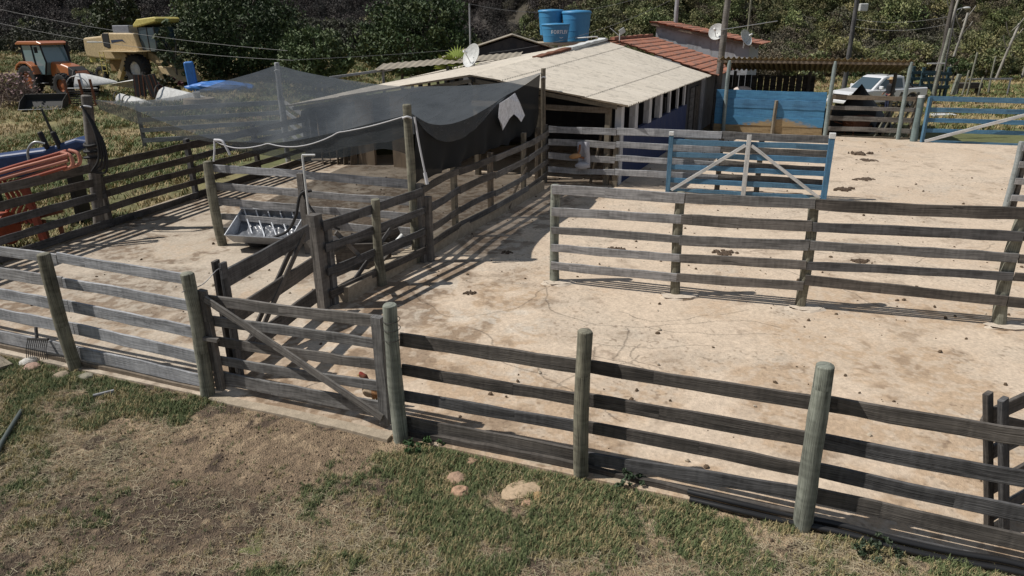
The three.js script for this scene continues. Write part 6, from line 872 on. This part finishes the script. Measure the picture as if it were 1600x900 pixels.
function tree(name, label, at, cy, rad, opt) {
  const g = thing(name, label, 'tree', at), seed = opt.seed;
  const tr = [new THREE.CylinderGeometry(opt.r * 0.6, opt.r, cy * 0.9, 9, 3).translate(0, cy * 0.45, 0)], r = rng(seed);
  for (let k = 0; k < (opt.limbs ?? 6); k++) { const a = k * 2.4 + r(), y = cy * (0.25 + 0.4 * r()), l = [Math.cos(a) * rad[0] * 0.7, cy + rad[1] * (0.2 + 0.5 * r()), Math.sin(a) * rad[2] * 0.7]; tr.push(tubeGeo([[0, y, 0], [l[0] * 0.4, lerp(y, l[1], 0.55), l[2] * 0.4], l], opt.r * 0.32, 6, 6)); }
  for (const [x, z] of opt.stems ?? []) tr.push(tubeGeo([[x, 0, z], [x * 0.9, cy * 0.5, z], [x * 0.5, cy, z * 0.5]], opt.r * 0.6, 7, 6));
  part(g, 'trunk', mergeGeometries(tr.map(t => t.toNonIndexed())), BARK);
  const c = part(g, 'crown', crownGeo(seed, rad, opt.clumps, opt.leaves, opt.size, opt.tones ?? GREEN, opt), crownMat); c.position.y = cy; return g;
}
tree('shade_tree', 'big dark rounded tree between the combine and the bush', [-18.7, terrain(-18.7, -52), -52], 3.1, [4.5, 3.6, 3.6], { seed: 41, r: 0.3, clumps: 260, leaves: 110, size: 0.12, tones: [[0.028, 0.05, 0.014], [0.036, 0.062, 0.018], [0.05, 0.075, 0.022]] });
tree('orange_tree', 'lower brighter bushy tree right of the big dark tree', [-12.2, terrain(-12.2, -47), -47], 2.3, [2.4, 1.75, 2.0], { seed: 42, r: 0.14, clumps: 120, leaves: 80, size: 0.12, tones: [[0.065, 0.1, 0.035], [0.095, 0.135, 0.05], [0.12, 0.155, 0.07]], stems: [[0.4, 0.2], [-0.3, 0.3]] });
tree('orange_tree', 'broad dense green tree behind the shed left of the dish', [-5.6, 0.2, -46], 3.5, [3.7, 2.55, 2.8], { seed: 43, r: 0.16, clumps: 210, leaves: 95, size: 0.115, stems: [[1.2, 0.6], [-1.1, 0.5], [0.5, -0.5], [-0.4, 0.9]] });
tree('slender_tree', 'slim olive tree behind the tractor cab', [-35, terrain(-35, -70), -68], 3.2, [2.2, 2.6, 2], { seed: 44, r: 0.14, clumps: 60, leaves: 45, size: 0.2, tones: [[0.05, 0.06, 0.025], [0.04, 0.055, 0.02]] });
tree('small_tree', 'small tree behind the combine cab in front of the big crown', [-21.4, terrain(-21, -47.5), -47.6], 2.2, [1.0, 1.9, 0.9], { seed: 45, r: 0.08, clumps: 34, leaves: 45, size: 0.13, tones: [[0.05, 0.075, 0.03], [0.07, 0.09, 0.04]] });
{ // fan palm by the dish, red-leaved shrub by the tarpaulin
  const g = thing('fan_palm', 'bright yellow-green young fan palm beside the satellite dish', 'palm', [-2.4, 0, -33.2]); part(g, 'trunk', new THREE.CylinderGeometry(0.1, 0.14, 2.3, 9).translate(0, 1.15, 0), BARK);
  const pm = solid(0.26, 0.33, 0.05, 0.6, 0, { side: THREE.DoubleSide }), r = rng(77);
  for (let k = 0; k < 15; k++) { const a = k * 2.4, tilt = 0.25 + 0.9 * r(), L = 0.75 + 0.35 * r(), pos = [], uv = [], idx = []; const dir = V(Math.cos(a) * Math.sin(tilt), Math.cos(tilt), Math.sin(a) * Math.sin(tilt)), side = V(-Math.sin(a), 0, Math.cos(a)), hub = dir.clone().multiplyScalar(L * 0.75); for (let s = -5; s <= 5; s++) { const b = s * 0.2, e = dir.clone().multiplyScalar(Math.cos(b)).addScaledVector(side, Math.sin(b)), tip = hub.clone().addScaledVector(e, L * 0.75).add(V(0, -0.12 * Math.abs(s) / 5 - 0.06, 0)), mid = hub.clone().addScaledVector(e, L * 0.4), pr = side.clone().multiplyScalar(Math.cos(b) * 0.045).addScaledVector(dir, -Math.sin(b) * 0.045), i = pos.length / 3; for (const p of [hub, mid.clone().add(pr), tip, mid.clone().sub(pr)]) { pos.push(p.x, p.y, p.z); uv.push(0, 0); } idx.push(i, i + 1, i + 2, i, i + 2, i + 3); } const f = part(g, 'frond', meshFrom(pos, uv, idx), pm, [0, 2.25, 0]); part(f, 'stalk', tubeGeo([[0, 0, 0], hub.clone().multiplyScalar(0.5).toArray(), hub.toArray()], 0.015, 5, 6), pm); }
  const s = thing('red_shrub', 'dark red leafy shrub beside the blue tarpaulin', 'shrub', [-20.4, terrain(-20, -44), -44.3]); part(s, 'foliage', crownGeo(91, [1.0, 0.55, 0.7], 26, 40, 0.12, [[0.1, 0.012, 0.02], [0.06, 0.02, 0.02], [0.03, 0.04, 0.015]]), crownMat, [0, 0.5, 0]); part(s, 'stem', new THREE.CylinderGeometry(0.04, 0.05, 0.5, 6), BARK, [0, 0.25, 0]);
  const w = thing('weed_clump', 'dark green weed clump at the foot of the second right post', 'weed', [1.15, 0.01, -6.22]); part(w, 'foliage', crownGeo(92, [0.24, 0.1, 0.16], 24, 26, 0.022, [[0.035, 0.06, 0.03], [0.05, 0.08, 0.04]]), crownMat, [0, 0.06, 0]);
  const w2 = thing('weed_clump', 'dark weed clump right of the third right post', 'weed', [3.25, 0.01, -5.12]); part(w2, 'foliage', crownGeo(93, [0.22, 0.12, 0.14], 22, 24, 0.022, [[0.035, 0.055, 0.03], [0.05, 0.075, 0.04]]), crownMat, [0, 0.06, 0]);
  const w3 = thing('weed_clump', 'thick green weed clump by the gatepost foot', 'weed', [-1.0, 0.01, -6.85]); part(w3, 'foliage', crownGeo(94, [0.3, 0.09, 0.16], 26, 26, 0.022, [[0.04, 0.085, 0.03], [0.055, 0.11, 0.035]]), crownMat, [0, 0.05, 0]);
}
// ------------------------------------------------------------------ the hills and their scrub
{
  const nx = 150, nz = 46, pos = [], uv = [], idx = [], col = [];
  for (let j = 0; j <= nz; j++) for (let i = 0; i <= nx; i++) { const x = lerp(-190, 190, i / nx), d = -2 + 140 * Math.pow(j / nz, 1.6), z = hillBase(x) - d; pos.push(x, hillY(x, z) - (j === 0 ? 1 : 0), z); uv.push(x / 5, z / 5); const k = sst(-6, 12, x), n = 0.7 + 0.6 * fbm(x * 0.2, z * 0.2, 4); for (const [a, b] of [[0.042, 0.11], [0.037, 0.095], [0.036, 0.055]]) col.push(lerp(a, b, k) * n / 0.72); }  // cloud shade on the left slope is mixed into its dark vertex colour
  const W = nx + 1; for (let j = 0; j < nz; j++) for (let i = 0; i < nx; i++) { const k = j * W + i; idx.push(k, k + 1, k + W, k + 1, k + W + 1, k + W); }
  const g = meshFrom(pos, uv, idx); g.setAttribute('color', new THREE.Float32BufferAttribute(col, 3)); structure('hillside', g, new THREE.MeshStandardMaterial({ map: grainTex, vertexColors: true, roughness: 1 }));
  const white = (g) => g, T = { lush: [[0.12, 0.14, 0.052], [0.155, 0.165, 0.065], [0.19, 0.19, 0.09], [0.085, 0.108, 0.04]], dry: [[0.045, 0.039, 0.037], [0.04, 0.035, 0.034], [0.052, 0.045, 0.042]], hay: [[0.115, 0.098, 0.066], [0.135, 0.12, 0.085], [0.09, 0.08, 0.055]] };  // dry: leafless scrub tones, darkened to carry cloud shade on the left hill
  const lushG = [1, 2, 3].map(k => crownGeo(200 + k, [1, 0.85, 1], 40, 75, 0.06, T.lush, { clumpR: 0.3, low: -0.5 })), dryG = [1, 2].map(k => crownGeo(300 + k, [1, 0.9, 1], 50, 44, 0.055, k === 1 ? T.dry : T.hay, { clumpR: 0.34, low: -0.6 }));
  const r = rng(808), lush = [[], [], []], dry = [[], []], q = new THREE.Quaternion();
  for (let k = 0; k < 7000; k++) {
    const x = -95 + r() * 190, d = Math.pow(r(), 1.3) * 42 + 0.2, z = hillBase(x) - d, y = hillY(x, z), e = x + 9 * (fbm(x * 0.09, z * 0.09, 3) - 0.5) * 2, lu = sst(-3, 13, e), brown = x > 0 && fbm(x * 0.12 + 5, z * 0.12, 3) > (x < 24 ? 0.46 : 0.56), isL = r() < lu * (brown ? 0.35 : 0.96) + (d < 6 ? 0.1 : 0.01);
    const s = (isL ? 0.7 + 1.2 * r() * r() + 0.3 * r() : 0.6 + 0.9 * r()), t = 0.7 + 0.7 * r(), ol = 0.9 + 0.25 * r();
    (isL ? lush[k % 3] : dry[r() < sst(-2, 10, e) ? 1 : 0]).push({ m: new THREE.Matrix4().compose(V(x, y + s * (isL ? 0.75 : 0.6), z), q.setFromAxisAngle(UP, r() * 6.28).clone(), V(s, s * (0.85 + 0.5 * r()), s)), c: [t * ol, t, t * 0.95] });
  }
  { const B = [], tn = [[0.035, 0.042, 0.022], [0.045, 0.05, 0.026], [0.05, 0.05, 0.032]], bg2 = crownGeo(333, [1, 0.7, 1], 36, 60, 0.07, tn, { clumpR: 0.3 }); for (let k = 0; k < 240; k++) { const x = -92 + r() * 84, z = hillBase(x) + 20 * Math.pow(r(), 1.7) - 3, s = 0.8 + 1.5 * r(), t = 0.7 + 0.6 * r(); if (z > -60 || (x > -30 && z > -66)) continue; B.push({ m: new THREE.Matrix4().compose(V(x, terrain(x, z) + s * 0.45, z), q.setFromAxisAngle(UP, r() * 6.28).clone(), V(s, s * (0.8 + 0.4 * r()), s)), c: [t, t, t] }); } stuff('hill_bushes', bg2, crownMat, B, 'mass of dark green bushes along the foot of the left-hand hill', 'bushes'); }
  lush.forEach((l, k) => stuff('hill_trees', lushG[k], crownMat, l, ['mass of green scrub trees on the right-hand hillside', 'mass of olive scrub trees mixed over the right-hand hillside', 'mass of pale green scrub trees over the right-hand hillside'][k], 'forest'));
  dry.forEach((l, k) => stuff('hill_scrub', dryG[k], crownMat, l, ['mass of leafless scrub on the left-hand hillside, cloud shade put into its dark colour', 'mass of brown leafless scrub across the hillside'][k], 'scrub'));
  // shrubs along the foot of the hill that can be told apart
  const hw = ['leftmost', 'second', 'third', 'fourth', 'fifth', 'sixth', 'seventh', 'eighth'];
  const spots = [[24, -58, 1.5], [27.5, -57, 1.1], [31, -59, 1.6], [34.5, -57.5, 1.2], [38, -59, 1.6], [41.5, -57, 1.3], [45, -58.5, 1.5], [48, -57, 1.1]], proto = [crownGeo(401, [1, 0.8, 1], 44, 36, 0.09, T.lush), crownGeo(402, [1, 0.7, 1], 40, 36, 0.09, GREEN)];
  spots.forEach(([x, z, s], k) => { const g = thing('shrub', `${hw[k]} green shrub from the left along the foot of the right-hand hill`, 'shrub', [x, terrain(x, z), z], 'shrubs along the foot of the hill'); const c = part(g, 'foliage', proto[k % 2], crownMat, [0, s * 0.8, 0], [0, k, 0]); c.scale.setScalar(s); part(g, 'stem', new THREE.CylinderGeometry(0.06, 0.09, s, 6).translate(0, s / 2, 0), BARK); });
  const tr = [[33.6, -58.5, 6.5, 0.6], [34.2, -57.8, 5, 0.5], [37.5, -57, 4.2, 0.7], [40.2, -58, 6, 0.5], [41.8, -57.5, 6.6, -0.5], [43.5, -58.6, 5, 0.3]], tl = ['tall pale bare trunk, leftmost of those at the forest edge', 'pale bare trunk standing close to the leftmost one', 'short pale bare trunk in the middle of the forest edge', 'slim bare trunk fourth along the forest edge', 'pale bare trunk with a crooked top', 'rightmost bare trunk of the forest edge'];
  tr.forEach(([x, z, h, l], k) => { const g = thing('bare_tree', tl[k], 'tree', [x, terrain(x, z), z], 'bare trunks at the forest edge'); part(g, 'trunk', new THREE.TubeGeometry(new THREE.CatmullRomCurve3([V(0, 0, 0), V(l * 0.5, h * 0.4, 0), V(l * 0.7, h * 0.7, 0.2), V(l * 1.3, h, 0)]), 14, 0.09, 7), PALEBARK); for (let b = 0; b < 4; b++) { const y = h * (0.55 + 0.11 * b), s = b % 2 ? 1 : -1; part(g, 'branch', tubeGeo([[l * 0.65, y, 0], [l * 0.65 + s * 0.4, y + 0.5, 0.1], [l * 0.65 + s * 0.7, y + 1.1, 0.2]], 0.035, 5, 6), PALEBARK); } });
}
console.log('built');
renderer.render(scene, camera);
